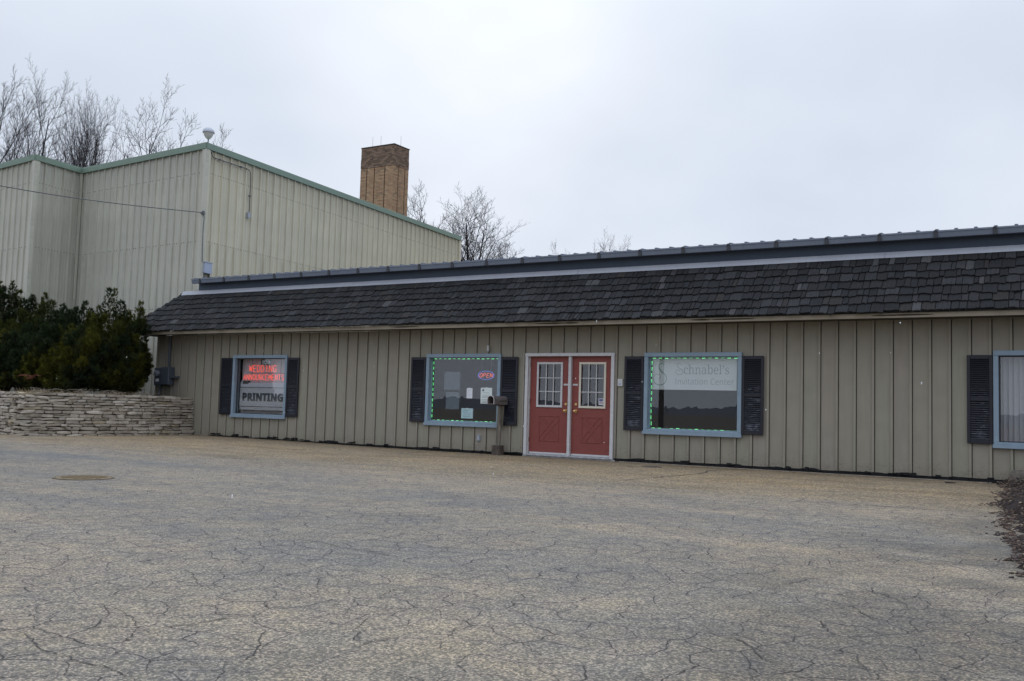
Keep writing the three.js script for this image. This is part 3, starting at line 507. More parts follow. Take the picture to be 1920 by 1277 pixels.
for (const [a, b, z, turn, label, bright] of [[0.9, 2.62, -0.26, 0.5, 'pale vertical blinds behind the neon sign in left window', 0.5], [18.4, 20.2, -0.2, 0.45, 'pale vertical blinds in the window at the far right', 0.3]]) {
  const o = thing('vertical_blind', label, 'blinds', [0, 0, 0]), r = rng(a * 10 | 0), g = new THREE.BoxGeometry(0.089, 1.5, 0.003), blindMat = std(lin(bright, bright * 1.02, bright * 1.08), 0.8);
  mesh('rail', box(a - 0.02, b + 0.02, 2.06, 2.1, z - 0.03, z + 0.03), whiteMat, o);
  for (let x = a; x < b; x += 0.079) { const s = mesh('slat', g, blindMat, o); s.position.set(x, 1.3, z); s.rotation.y = turn + (r() - 0.5) * 0.25; }
}
// green light strips round two windows
const green = glow(lin(0.2, 1, 0.33), 1.7), stripBack = std(lin(0.05, 0.12, 0.07), 0.6);
for (const [a, b, label] of [[7.015, 8.775, 'green light strip round the window with the open sign'], [12.27, 14.03, 'green light strip round the window with the white shop sign']]) {
  const o = thing('light_strip', label, 'light strip', [0, 0, 0], 'green light strips in the shop windows'), z = -0.088, y0 = 0.622, y1 = 1.985, r = rng(a * 100 | 0);
  const run = (name, x0, yy0, x1, yy1) => {
    const L = Math.hypot(x1 - x0, yy1 - yy0), n = Math.round(L / 0.122), list = [], vert = Math.abs(yy1 - yy0) > 0.5;
    for (let i = 0; i < n; i++) { const sag = (r() - 0.5) * 0.012; for (const q of [-0.023, 0, 0.023]) { const t = (i + 0.5) / n + q / L, x = lerp(x0, x1, t), y = lerp(yy0, yy1, t); list.push(new THREE.BoxGeometry(vert ? 0.009 : 0.015, vert ? 0.015 : 0.009, 0.006).translate(x + (vert ? sag : 0), y + (vert ? 0 : sag), z + 0.007)); } }
    mesh(name, merge(list), green, o).userData.kind = 'stuff'; mesh('strip_backing', vert ? box(x0 - 0.011, x0 + 0.011, yy0, yy1, z - 0.004, z) : box(x0, x1, yy0 - 0.011, yy0 + 0.011, z - 0.004, z), stripBack, o);
    panelLight(lin(0.1, 1, 0.22), 0.35, vert ? 0.012 : L, vert ? L : 0.012, (x0 + x1) / 2, (yy0 + yy1) / 2, z + 0.014);
  };
  run('top_lights', a, y1, b, y1); run('bottom_lights', a, y0, b, y0); run('side_lights', a + 0.012, y0 + 0.03, a + 0.012, y1 - 0.03); run('side_lights', b - 0.004, y0 + 0.03, b - 0.004, y1 - 0.03);
}
{ const o = thing('open_sign', 'oval lit open sign with blue ring and red letters', 'open sign', [8.405, 1.625, -0.12]);
  const dots = []; for (let i = 0; i < 46; i++) { const a = i / 46 * Math.PI * 2; dots.push(new THREE.SphereGeometry(0.0075, 6, 5).translate(0.2 * Math.cos(a), 0.092 * Math.sin(a), 0.01)); }
  mesh('ring_lights', merge(dots), glow(lin(0.12, 0.17, 0.8), 1.0), o).userData.kind = 'stuff';
  mesh('letter_lights', merge(lettering('OPEN', -0.17, 0.19, -0.045, 0.045, 0.012, 0.006, 0.25)), glow(lin(0.9, 0.14, 0.1), 0.9), o);
  mesh('backing', new THREE.CylinderGeometry(0.22, 0.22, 0.008, 36).rotateX(Math.PI / 2).scale(1, 0.5, 1), std(lin(0.03, 0.03, 0.05), 0.6), o);
  mesh('chain', merge([polyTube([[-0.12, 0.1, 0], [-0.12, 0.4, 0]], 0.003, 4), polyTube([[0.12, 0.1, 0], [0.12, 0.4, 0]], 0.003, 4)]), greyBox, o); panelLight(lin(1, 0.15, 0.3), 0.03, 0.36, 0.16, 8.405, 1.625, -0.1); }
{ // white sign with the shop's name
  const t = canvasTex(1400, 476, (g, w, h) => {
    g.fillStyle = '#bcc4c5'; g.fillRect(0, 0, w, h); g.strokeStyle = '#5f8079'; g.lineCap = 'round';
    const S2 = (pts, lw) => { for (let i = 0; i + 1 < pts.length; i++) { g.lineWidth = lw(i / (pts.length - 2)); g.beginPath(); g.moveTo(...pts[i]); g.lineTo(...pts[i + 1]); g.stroke(); } };
    const cv = new THREE.CatmullRomCurve3([[232, 88], [200, 66], [160, 86], [150, 130], [178, 180], [232, 225], [275, 280], [268, 345], [218, 395], [140, 402], [76, 362], [62, 296], [92, 246], [142, 236], [174, 262], [172, 304], [146, 312]].map(([x, y]) => new THREE.Vector3(x, y, 0)));
    S2(cv.getPoints(160).map((p) => [p.x, p.y]), (u) => 6 + 13 * Math.exp(-(((u - 0.22) / 0.13) ** 2)) + 6 * Math.exp(-(((u - 0.55) / 0.15) ** 2)));
    g.fillStyle = '#7b898b'; g.strokeStyle = '#7b898b'; g.textAlign = 'left'; g.textBaseline = 'alphabetic'; g.font = '190px serif'; g.save(); g.translate(552, 232); g.scale(0.86, 1); g.fillText('chnabel\u2019s', 0, 0); g.restore();
    const s = new THREE.CatmullRomCurve3([[520, 84], [496, 64], [460, 72], [452, 104], [480, 136], [528, 166], [544, 206], [516, 236], [462, 238], [432, 206], [446, 172], [482, 168], [498, 192]].map(([x, y]) => new THREE.Vector3(x, y, 0)));
    S2(s.getPoints(90).map((p) => [p.x, p.y]), (u) => 7 + 5 * Math.exp(-(((u - 0.4) / 0.2) ** 2)));
    g.fillStyle = '#8b9799'; g.font = '128px sans-serif'; g.save(); g.translate(412, 392); g.scale(0.98, 1); g.fillText('Invitation Center', 0, 0); g.restore();
  });
  const o = thing('shop_sign', 'white sign with green swirl and grey shop name in window', 'sign', [13.1, 1.675, -0.125]);
  mesh('board', box(-0.875, 0.875, -0.3, 0.295, -0.006, 0), [0, 1, 2, 3, 4, 5].map((k) => (k === 4 ? std(0xffffff, 0.6, { map: t }) : paper)), o);
  mesh('hanger', merge([polyTube([[-0.8, 0.29, -0.003], [-0.8, 0.36, -0.003]], 0.003, 4), polyTube([[0.8, 0.29, -0.003], [0.8, 0.36, -0.003]], 0.003, 4)]), greyBox, o);
}
// papers taped inside the middle window; their print is too small to read
const print = (bg, ink, seed, w, h, head) => canvasTex(w, h, (g) => { g.fillStyle = bg; g.fillRect(0, 0, w, h); const r = rng(seed); g.fillStyle = ink; if (head) { g.beginPath(); g.arc(w * 0.22, h * 0.16, w * 0.09, 0, 7); g.fill(); } for (let y = h * (head ? 0.3 : 0.12); y < h * 0.92; y += h * (0.05 + 0.06 * r())) { g.globalAlpha = 0.35 + 0.5 * r(); g.fillRect(w * (0.1 + 0.1 * r()), y, w * (0.35 + 0.4 * r()), h * 0.022); } g.globalAlpha = 1; });
for (const [name, label, x0, x1, y0, y1, bg, ink, head] of [
  ['notice', 'narrow white printed notice taped inside the open sign window', 7.945, 8.095, 1.12, 1.34, '#dfe0e6', '#9a9cab', 0],
  ['notice', 'tall pale notice with dark lines behind the mailbox', 8.31, 8.6, 1.01, 1.355, '#d6e0dc', '#3e4a4c', 1],
  ['notice', 'square light blue notice at the bottom of the open sign window', 7.82, 8.125, 0.68, 0.9, '#b5d2d8', '#4f7f8a', 0],
  ['poster', 'upper large faint grey poster hung inside the open sign window', 7.3, 7.73, 1.3, 1.7, '#525d66', '#5b6770', 0],
  ['poster', 'lower large faint grey poster hung inside the open sign window', 7.36, 7.72, 0.87, 1.25, '#55626a', '#4d5961', 0]]) {
  const o = thing(name, label, name, [(x0 + x1) / 2, (y0 + y1) / 2, name === 'poster' ? -0.12 : -0.068]), w = x1 - x0, h = y1 - y0, g = new THREE.BoxGeometry(w, h, 0.0016);
  mesh('sheet', g, std(0xffffff, 0.8, { map: print(bg, ink, x0 * 100 | 0, 128, Math.round(128 * h / w), head) }), o); if (name === 'notice') mesh('tape', merge([box(-0.03, 0.03, h / 2 - 0.012, h / 2 + 0.008, 0.001, 0.0018)]), paper, o);
}
// mailbox on a leaning board post
{ const wood = std(lin(0.3, 0.265, 0.215), 0.9, { map: scaled(grainTex, 0.5, 1.2), bumpMap: scaled(grainBump, 0.5, 1.2), bumpScale: 0.003 }), brown = std(lin(0.14, 0.11, 0.092), 0.85, { map: scaled(grainTex, 0.4, 0.4) }), shell = std(lin(0.2, 0.175, 0.17), 0.6, { map: scaled(blotchTex, 0.4, 0.4) }), inside = std(lin(0.2, 0.145, 0.09), 0.9);
  const o = thing('mailbox', 'brown mailbox with open front on a leaning wooden post', 'mailbox', [8.93, gy(8.93, 0.2), 0.165]);
  mesh('base', metreUV(merge([bbox(-0.1, 0.1, 0, 0.2, -0.085, 0.085, 0.006)])), brown, o);
  const post = mesh('post', metreUV(merge([bbox(-0.05, 0.045, 0.2, 1.07, -0.02, 0.02), bbox(-0.02, 0.06, 0.6, 1.065, -0.062, -0.021)])), wood, o); post.rotation.z = -0.035;
  const sh = new THREE.Shape(); sh.moveTo(-0.085, 0); sh.lineTo(0.085, 0); sh.lineTo(0.085, 0.115); sh.absarc(0, 0.115, 0.085, 0, Math.PI, false); sh.closePath();
  const hole = new THREE.Path(); hole.moveTo(-0.078, 0.008); hole.lineTo(0.078, 0.008); hole.lineTo(0.078, 0.115); hole.absarc(0, 0.115, 0.077, 0, Math.PI, false); hole.closePath(); sh.holes.push(hole);
  const b = group('box', o); b.position.set(0.045, 1.06, 0.0); b.rotation.y = -0.1;
  mesh('shell', metreUV(new THREE.ExtrudeGeometry(sh, { depth: 0.47, bevelEnabled: true, bevelSize: 0.003, bevelThickness: 0.003, bevelSegments: 1 }).translate(0, 0, -0.12).scale(1, 0.86, 1)), shell, b);
  mesh('back', box(-0.08, 0.08, 0.005, 0.15, -0.117, -0.11), inside, b); mesh('lining', box(-0.076, 0.076, 0.0085, 0.012, -0.1, 0.34), inside, b);
  mesh('trim', new THREE.TubeGeometry(new THREE.CatmullRomCurve3([[-0.087, 0, 0], [-0.087, 0.1, 0], [-0.06, 0.155, 0], [0, 0.176, 0], [0.06, 0.155, 0], [0.087, 0.1, 0], [0.087, 0, 0]].map((p) => new THREE.Vector3(...p))), 30, 0.005, 6).translate(0, 0, 0.353), paper, b);
  mesh('flag', merge([box(0.09, 0.094, 0.06, 0.085, -0.04, 0.16), box(0.09, 0.094, 0.05, 0.1, -0.08, -0.04)]), brown, b); mesh('bracket', bbox(-0.05, 0.05, -0.03, -0.003, -0.1, 0.2), brown, b);
}
// ------------------------------------------------------------------ tall metal building on the left
const K = [-1.577, -0.8], E_ = [-3.232, -15.904], B_ = [-7.698, -1.191], C_ = [-7.453, 0.541], D_ = [-11.865, 0.09];
const TOP = 8.1;
{
  const o = thing('metal_building', 'tall beige ribbed metal building with green roof trim', 'building');
  const runs = [], rr = rng(515); for (let i = 0; i < 90; i++) runs.push([rr() * 512, [8.0, 7.3, 5.35, 3.5][Math.floor(rr() * 4)] + 0.05 * rr(), 0.3 + 2.4 * rr() * rr(), 1.5 + 5 * rr() * rr(), 0.03 + 0.1 * rr() * rr(), rr()]);
  const metalTex = dataTex(512, 1024, (i, j, c) => { // faded paint, grime under the trim, rust and dirt runs below the fixings
    const y = j / 1024 * 8.1, a = vnoise(i / 10, j / 200, 521), b = fbm(i / 90, j / 70, 523, 3), d = vnoise(i / 2, j / 5, 525); let l = 0.98 - 0.04 * a + 0.1 * (b - 0.5) + 0.02 * (d - 0.5) - 0.06 * ss(7.2, 8.0, y + 0.3 * (vnoise(i / 6, 3, 527) - 0.5)), w = 0;
    for (const [x, y0, len, wd, k, hue] of runs) { const dx = Math.abs(i - x); if (dx > wd * 2 || y > y0 || y < y0 - len) continue; const f = k * Math.exp(-((dx / wd) ** 2)) * (1 - (y0 - y) / len); l -= f; w += f * (hue > 0.6 ? 0.5 : 0.15); }
    c[0] = 255 * clamp(l + w * 0.35); c[1] = 255 * clamp(l - w * 0.1); c[2] = 255 * clamp(l - w * 0.6 - 0.01);
  });
  const mp = scaled(metalTex, 1.6, 8.1);
  const cool = [0, 1, 2].map((k) => std(lin(0.525 + 0.014 * k, 0.515 + 0.013 * k, 0.45 + 0.008 * k), 0.6, { map: mp })), warm = [0, 1, 2].map((k) => std(lin(0.59 + 0.018 * k, 0.555 + 0.016 * k, 0.435 + 0.012 * k), 0.6, { map: mp }));  // warm: the yellower light on the side wall, put into its paint colour
  const trimMat = std(lin(0.21, 0.295, 0.235), 0.6, { map: scaled(streakTex, 3, 1) });
  const wall = (P, Q, mats, seed, label, convex, ribAt = 0.33) => { // ribbed sheet from P to Q, outside on the right hand of the way
    const L = Math.hypot(Q[0] - P[0], Q[1] - P[1]), n = Math.round(L / ribAt), pitch = L / n, g = group('wall', o), r = rng(seed); g.position.set(P[0], 0, P[1]); g.rotation.y = Math.atan2(-(Q[1] - P[1]), Q[0] - P[0]); if (label) g.userData.label = label;
    const prof = [[0, 0.042], [0.016, 0.042], [0.026, 0], [pitch * 0.36, 0], [pitch * 0.37, 0.005], [pitch * 0.42, 0.005], [pitch * 0.43, 0], [pitch * 0.66, 0], [pitch * 0.67, 0.005], [pitch * 0.72, 0.005], [pitch * 0.73, 0], [pitch - 0.026, 0], [pitch - 0.016, 0.042], [pitch, 0.042]];
    const vars = [0, 1, 2, 3, 4, 5].map((k) => {
      const pos = [], uv = []; for (let i = 0; i + 1 < prof.length; i++) { const [a, p] = prof[i], [b, q] = prof[i + 1]; pos.push(a, 0, p, b, 0, q, b, TOP - 0.1, q, a, 0, p, b, TOP - 0.1, q, a, TOP - 0.1, p); const U = (x, y) => uv.push(x + k * 0.77, y); U(a, 0); U(b, 0); U(b, TOP); U(a, 0); U(b, TOP); U(a, TOP); }
      const ge = new THREE.BufferGeometry(); ge.setAttribute('position', new THREE.Float32BufferAttribute(pos, 3)); ge.setAttribute('uv', new THREE.Float32BufferAttribute(uv, 2)); ge.computeVertexNormals(); return ge;
    });
    for (let i = 0; i < n; i++) { const m = mesh('panel', vars[Math.floor(r() * 6)], mats[Math.floor(r() * 3)], g); m.position.x = i * pitch; }
    const sc = []; for (const y of [1.6, 3.5, 5.35, 7.3]) for (let i = 0; i < n; i++) for (const q of [0.2, 0.52, 0.82]) sc.push(new THREE.BoxGeometry(0.018, 0.018, 0.012).translate((i + q) * pitch, y + 0.004 * r(), 0.006));
    mesh('screws', merge(sc), darkSash, g).userData.kind = 'stuff';
    mesh('backing', box(0.05, L - 0.05, 0, TOP - 0.05, -0.2, -0.02), darkIn, g);
    mesh('top_trim', metreUV(merge([bbox(-0.045, L + 0.045, TOP - 0.155, TOP + 0.025, 0.004, 0.075, 0.006), box(-0.04, L + 0.04, TOP - 0.03, TOP + 0.02, -0.25, 0.0)])), trimMat, g);
    mesh('corner_trim', bbox(-0.005, 0.12, 0, TOP - 0.16, 0.044, 0.056, 0.003), mats[2], g); mesh('corner_trim', convex ? bbox(L - 0.11, L + 0.058, 0, TOP - 0.158, -0.06, 0.058, 0.004) : bbox(L - 0.12, L + 0.005, 0, TOP - 0.16, 0.044, 0.056, 0.003), mats[2], g);
  };
  // outside faces to the right of each run
  wall(K, E_, warm, 1, 'side wall of the metal building with yellower light tinted into its paint', true); wall(B_, K, cool, 2, '', true); wall(C_, B_, cool, 3); wall(D_, C_, cool, 4, '', true);
  wall(E_, [-12.8, -15.9], cool, 5); wall([-12.8, -15.9], D_, cool, 6);
  const rs = new THREE.Shape(); [K, E_, [-12.8, -15.9], D_, C_, B_].forEach(([x, z], i) => (i ? rs.lineTo(x, -z) : rs.moveTo(x, -z))); rs.closePath();
  mesh('roof', new THREE.ExtrudeGeometry(rs, { depth: 0.06, bevelEnabled: false }).rotateX(-Math.PI / 2).translate(0, TOP - 0.16, 0), cool[0], o);
}
// fittings at its corner
{ const lampGrey = std(lin(0.42, 0.45, 0.5), 0.4, { metalness: 0.3 }), lens = std(lin(0.62, 0.62, 0.58), 0.25);
  const o = thing('dusk_lamp', 'round grey outdoor lamp on a short pole at the metal building corner', 'lamp', [-1.7, TOP + 0.02, -0.95]); o.scale.set(0.68, 0.86, 0.68);
  mesh('pole', new THREE.CylinderGeometry(0.022, 0.028, 0.22, 10).translate(0, 0.11, 0), std(lin(0.12, 0.13, 0.15), 0.5), o);
  mesh('lens', new THREE.LatheGeometry([[0.03, 0.18], [0.1, 0.22], [0.17, 0.3], [0.215, 0.4], [0.22, 0.43]].map(([a, b]) => new THREE.Vector2(a, b)), 28), lens, o);
  mesh('shade', new THREE.LatheGeometry([[0.245, 0.4], [0.25, 0.44], [0.22, 0.5], [0.15, 0.555], [0.06, 0.58], [0, 0.585]].map(([a, b]) => new THREE.Vector2(a, b)), 28), lampGrey, o);
  mesh('collar', new THREE.CylinderGeometry(0.24, 0.235, 0.03, 28).translate(0, 0.415, 0), std(lin(0.16, 0.17, 0.2), 0.5), o); }
{ const dk = std(lin(0.1, 0.105, 0.11), 0.6);
  const c = thing('conduit', 'thin grey conduit bent down the upper metal wall', 'conduit'); const at = (d, y, off = 0.06) => [-1.577 - 0.109 * d + off, y, -0.8 - 0.994 * d];
  mesh('pipe', tube([at(0.12, 7.98), at(0.14, 7.86), at(0.22, 7.77), at(0.4, 7.76), at(1.2, 7.77), at(1.62, 7.78), at(1.78, 7.75), at(1.83, 7.62), at(1.84, 7.2), at(1.84, 6.5)], 0.014, 80, 6), dk, c);
  mesh('junction_box', bbox(-0.035, 0.035, -0.08, 0.08, -0.05, 0.05).translate(...at(1.82, 6.42)), greyBox, c); mesh('clamp', merge([at(0.5, 7.765), at(1.4, 7.775), at(1.84, 7.0)].map((p) => box(-0.03, 0.02, -0.02, 0.02, -0.03, 0.03).translate(...p))), dk, c);
  const j = thing('utility_box', 'small blue grey utility box at the metal building corner above the gutter', 'box', [-1.53, 4.6, -0.99]); j.rotation.y = 0.11;
  mesh('case', bbox(-0.06, 0.06, -0.15, 0.14, -0.15, 0.15, 0.01), std(lin(0.36, 0.41, 0.52), 0.45), j); mesh('lid', bbox(-0.07, 0.07, 0.141, 0.17, -0.16, 0.16, 0.006), greyBox, j); mesh('legs', merge([polyTube([[0, -0.15, -0.1], [0, -0.45, -0.1]], 0.018), polyTube([[0, -0.15, 0.1], [0, -0.45, 0.1]], 0.018), polyTube([[-0.02, 0.16, 0.12], [-0.02, 1.6, 0.15]], 0.012)]), dk, j);
  const w = thing('power_cable', 'sagging overhead cable fixed to the metal building corner', 'cable'), pts = [];
  for (let i = 0; i <= 20; i++) { const t = i / 20; pts.push([lerp(-1.5, -2.1, t), lerp(6.12, 5.75, t) - 0.35 * Math.sin(Math.PI * t) * 0.6, lerp(-0.72, 9.2, t)]); }
  mesh('wire', tube(pts.map(([x, y, z]) => [x, y, z]), 0.012, 60, 5), dk, w); mesh('drop', tube([[-1.5, 6.12, -0.73], [-1.46, 6.0, -0.74], [-1.48, 5.6, -0.74], [-1.49, 4.75, -0.78]], 0.012, 30, 5), dk, w); mesh('insulator', merge([new THREE.CylinderGeometry(0.04, 0.05, 0.1, 10).translate(-1.51, 6.12, -0.74), box(-1.6, -1.5, 6.1, 6.13, -0.8, -0.72)]), dk, w);
  const u = thing('utility_pole', 'wooden utility pole across the road, seen reflected in the glass', 'pole', [-2.7, -0.2, 37]);
  mesh('pole', new THREE.CylinderGeometry(0.12, 0.17, 10, 12).translate(0, 5, 0), std(lin(0.09, 0.07, 0.055), 0.9), u); mesh('crossarm', box(-1.2, 1.2, 9.2, 9.32, -0.06, 0.06), std(lin(0.09, 0.07, 0.055), 0.9), u);
}
// brick chimney beyond
{ const o = thing('brick_chimney', 'square yellow brick chimney with sooty top behind the metal building', 'chimney', [-9.15, 0, -18.05]);
  const bw = 0.22, bh = 0.075, bm = (f) => { const N = 512; return f(N); };
  const course = (i, j, N) => { const y = j / N * 16, row = Math.floor(y), x = i / N * 5 + (row % 2) * 0.5, col = Math.floor(x), fx = x - col, fy = y - row; const mortar = fx < 0.06 || fy < 0.16 ? 1 : 0; return [row, ((col % 5) + 5) % 5, mortar]; };
  const map = bm((N) => dataTex(N, N, (i, j, c) => { const [r, k, m] = course(i, j, N), h = hash2(r, k, 301), n = vnoise(i / 4, j / 4, 303); let l = m ? 0.3 : 0.2 + 0.16 * h + 0.1 * (n - 0.5); const t = hash2(r, k, 305); c[0] = toS(l * (m ? 0.85 : 1.2)); c[1] = toS(l * (m ? 0.74 : 0.66 + 0.14 * t)); c[2] = toS(l * (m ? 0.6 : 0.34 + 0.12 * t)); }));
  const bump = bm((N) => greyTex(N, N, (i, j) => (course(i, j, N)[2] ? 0.2 : 0.8)));
  const soot = bm((N) => dataTex(N, N, (i, j, c) => { const [r, k, m] = course(i, j, N), h = hash2(r, k, 311), l = (m ? 0.13 : 0.075 + 0.13 * h); c[0] = toS(l * 1.2); c[1] = toS(l * 0.82); c[2] = toS(l * 0.58); }));
  const br = std(0xffffff, 0.9, { map: scaled(map, bw * 5, bh * 16), bumpMap: scaled(bump, bw * 5, bh * 16), bumpScale: 0.012 }), st = std(0xffffff, 0.95, { map: scaled(soot, bw * 5, bh * 16), bumpMap: scaled(bump, bw * 5, bh * 16), bumpScale: 0.012 });
  // half width and depth, with piers standing proud and dark joints between
  const hx = 0.95, hz = 0.55, H = 12.1, g = [box(-hx, hx, 0, H, -hz, hz)], joints = [];
  for (const [a, b] of [[-hx - 0.02, -0.62], [-0.56, -0.16], [-0.1, 0.46], [0.52, hx + 0.02]]) g.push(box(a, b, 0, H - 0.02, hz - 0.01, hz + 0.05));
  for (const [a, b] of [[-hz, -0.3], [-0.24, 0.2], [0.26, hz + 0.048]]) g.push(box(hx - 0.01, hx + 0.05, 0, H - 0.02, a, b));
  mesh('shaft', metreUV(merge(g)), br, o);
  mesh('groove', merge([...[-0.59, -0.13, 0.49].map((x) => box(x - 0.028, x + 0.028, 0, H - 0.03, hz, hz + 0.012)), ...[-0.27, 0.23].map((z) => box(hx, hx + 0.012, 0, H - 0.03, z - 0.028, z + 0.028))]), std(lin(0.12, 0.07, 0.045), 0.95), o);
  mesh('sooty_band', metreUV(merge([box(-hx - 0.024, hx + 0.056, H, H + 0.42, -hz - 0.01, hz + 0.056), box(-hx - 0.015, hx + 0.05, H + 0.421, H + 0.98, -hz, hz + 0.05), box(-hx + 0.4, -hx + 0.75, H + 0.981, H + 1.03, -hz, hz + 0.04)])), st, o).userData.label = 'blackened brick top of the chimney';
  mesh('cap', box(-hx - 0.03, hx + 0.075, H + 0.981, H + 1.02, -hz - 0.02, hz + 0.075).scale(1, 1, 1), std(lin(0.045, 0.04, 0.04), 0.9), o).visible = true;
  for (const [x, z] of [[-0.55, 0.3], [-0.05, 0.3], [0.75, -0.2]]) mesh('lightning_rod', new THREE.CylinderGeometry(0.005, 0.008, 0.55, 6).translate(x, H + 1.32, z), std(lin(0.3, 0.31, 0.33), 0.5, { metalness: 0.5 }), o);
}

// ------------------------------------------------------------------ planting bed, stone wall, shrubs
const path = new THREE.CatmullRomCurve3([[-0.58, 0.06], [-0.52, 1.0], [-0.48, 2.0], [-0.5, 3.0], [-0.58, 3.8], [-0.74, 4.3], [-1.1, 4.5], [-1.6, 4.42], [-2.4, 4.28], [-3.4, 4.22], [-4.6, 4.2]].map(([x, z]) => new THREE.Vector3(x, 0, z)), false, 'catmullrom', 0.3);
const WALLTOP = 0.99;
{
  const o = thing('stone_wall', 'low dry stacked limestone retaining wall beside the parking lot', 'retaining wall'), r = rng(401), L = path.getLength();
  const mats = [[0.5, 0.465, 0.41], [0.45, 0.42, 0.37], [0.57, 0.54, 0.49], [0.35, 0.325, 0.285], [0.46, 0.41, 0.32], [0.42, 0.4, 0.37], [0.63, 0.605, 0.56]].map((c) => std(lin(c[0] * 1.36, c[1] * 1.3, c[2] * 1.2), 0.93, { map: scaled(blotchTex, 0.9, 0.5), bumpMap: scaled(blotchBump, 0.5, 0.35), bumpScale: 0.012 }));
  const protos = [];
  for (let k = 0; k < 14; k++) {
    const g = new THREE.BoxGeometry(1, 1, 1, 4, 2, 2), p = g.attributes.position, sd = 500 + k * 17;
    for (let i = 0; i < p.count; i++) {
      const x = p.getX(i), y = p.getY(i), z = p.getZ(i), q = (a, b) => vnoise(x * 2.1 + a + 5, y * 2.1 + z * 1.7 + b, sd) - 0.5, e = Math.max(Math.abs(x), 0) > 0.49 ? 1 : 0, f = Math.abs(y) > 0.49 ? 1 : 0, h = Math.abs(z) > 0.49 ? 1 : 0, rnd = e + f + h >= 2 ? 0.94 : 1;
      p.setXYZ(i, x * rnd + 0.1 * q(0, 3), y * (e ? 0.88 : 1) * (rnd < 1 ? 0.97 : 1) + 0.16 * q(7, 1), z * rnd + 0.12 * q(2, 9));
    }
    g.computeVertexNormals(); protos.push(g);
  }
  const stones = []; let y = -0.015;
  while (y < WALLTOP - 0.03) {
    const top = WALLTOP - y < 0.11, h = top ? WALLTOP - y : 0.045 + 0.05 * r() + (r() < 0.2 ? 0.03 : 0); let s = -0.05 * r();
    while (s < L) {
      const w = 0.14 + 0.36 * r() ** 1.2, hh = h * (0.76 + 0.22 * r()), split = h > 0.085 && r() < 0.22;
      if (split) { stones.push({ s: s + w / 2, w, y: y + hh * 0.25, h: hh * 0.46 }); stones.push({ s: s + w / 2 + 0.02 * r(), w: w * 0.95, y: y + hh * 0.76, h: hh * 0.46 }); } else stones.push({ s: s + w / 2, w, y: y + hh / 2 + 0.006 * (r() - 0.5), h: hh });
      s += w + 0.004;
    }
    y += h;
  }
  stones.sort((a, b) => a.s - b.s); const extra = mats.map(() => []);
  const oo = new THREE.Object3D(); let n = 0;
  for (const st of stones) {
    const u = clamp(st.s / L), p = path.getPointAt(u), t = path.getTangentAt(u), nx = t.z * -1, nz = t.x, out = [-nx, -nz]; // outward is to the left of the way
    const corner = Math.exp(-(((st.s - 4.75) / 0.5) ** 2)), off = 0.025 * (r() - 0.5) * 2 + corner * 0.09 * (r() - 0.4) - 0.05 * (st.y / WALLTOP);
    oo.position.set(p.x + out[0] * (off - 0.13), st.y + gy(p.x, p.z) + 0.0, p.z + out[1] * (off - 0.13));
    oo.rotation.set(0.06 * (r() - 0.5), Math.atan2(-t.z, t.x) + 0.09 * (r() - 0.5) * (1 + 3 * corner), (0.07 + 0.3 * corner) * (r() - 0.5));
    oo.scale.set(st.w * 0.985, st.h * 0.96, 0.27 + 0.02 * r()); oo.updateMatrix();
    const pick = r(), m = pick < 0.3 ? 0 : pick < 0.5 ? 1 : pick < 0.66 ? 2 : pick < 0.77 ? 3 : pick < 0.84 ? 4 : pick < 0.93 ? 5 : 6, k = Math.floor(r() * 14);
    if (n < 300 && st.s < 7.2) { n++; mesh('stone', protos[k], mats[m], o).applyMatrix4(oo.matrix); } else extra[m].push(protos[k].clone().applyMatrix4(oo.matrix));
  }
  const em = [], eg = extra.map((l, k) => (l.length ? (em.push(mats[k]), merge(l)) : null)).filter(Boolean);
  if (eg.length) mesh('stones', mergeGeometries(eg, true), em, o).userData.kind = 'stuff';
  const core = []; for (let i = 0; i < 40; i++) { const a = path.getPointAt(i / 40), b = path.getPointAt((i + 1) / 40), t = path.getTangentAt((i + 0.5) / 40), d = a.distanceTo(b); core.push(new THREE.BoxGeometry(d + 0.03, WALLTOP + 0.1, 0.16).rotateY(Math.atan2(-t.z, t.x)).translate((a.x + b.x) / 2 - t.z * 0.16, (WALLTOP - 0.1) / 2 - 0.06, (a.z + b.z) / 2 + t.x * 0.16)); }
  mesh('core', merge(core), std(lin(0.03, 0.027, 0.024), 1), o);
}
const soilMat = std(lin(0.05, 0.038, 0.03), 1, { map: scaled(blotchTex, 0.6, 0.6), bumpMap: scaled(blotchBump, 0.4, 0.4), bumpScale: 0.05 });
{
  const pts = []; for (let i = 0; i <= 40; i++) { const p = path.getPointAt(i / 40), t = path.getTangentAt(i / 40); pts.push([p.x - t.z * 0.16, p.z + t.x * 0.16]); }
  const sh = new THREE.Shape(); sh.moveTo(pts[0][0], -pts[0][1]); pts.slice(1).forEach(([x, z]) => sh.lineTo(x, -z)); [[-14, 4.0], [-14, -1.3], [-2.25, -1.3], [-2.25, 0.03]].forEach(([x, z]) => sh.lineTo(x, -z)); sh.closePath();
  const g = new THREE.ExtrudeGeometry(sh, { depth: 0.97, bevelEnabled: false }).rotateX(-Math.PI / 2).translate(0, -0.02, 0);
  const s = mesh('soil', metreUV(g), soilMat, scene); s.userData = { kind: 'structure', label: 'dark soil of the raised planting bed behind the stone wall' };
}
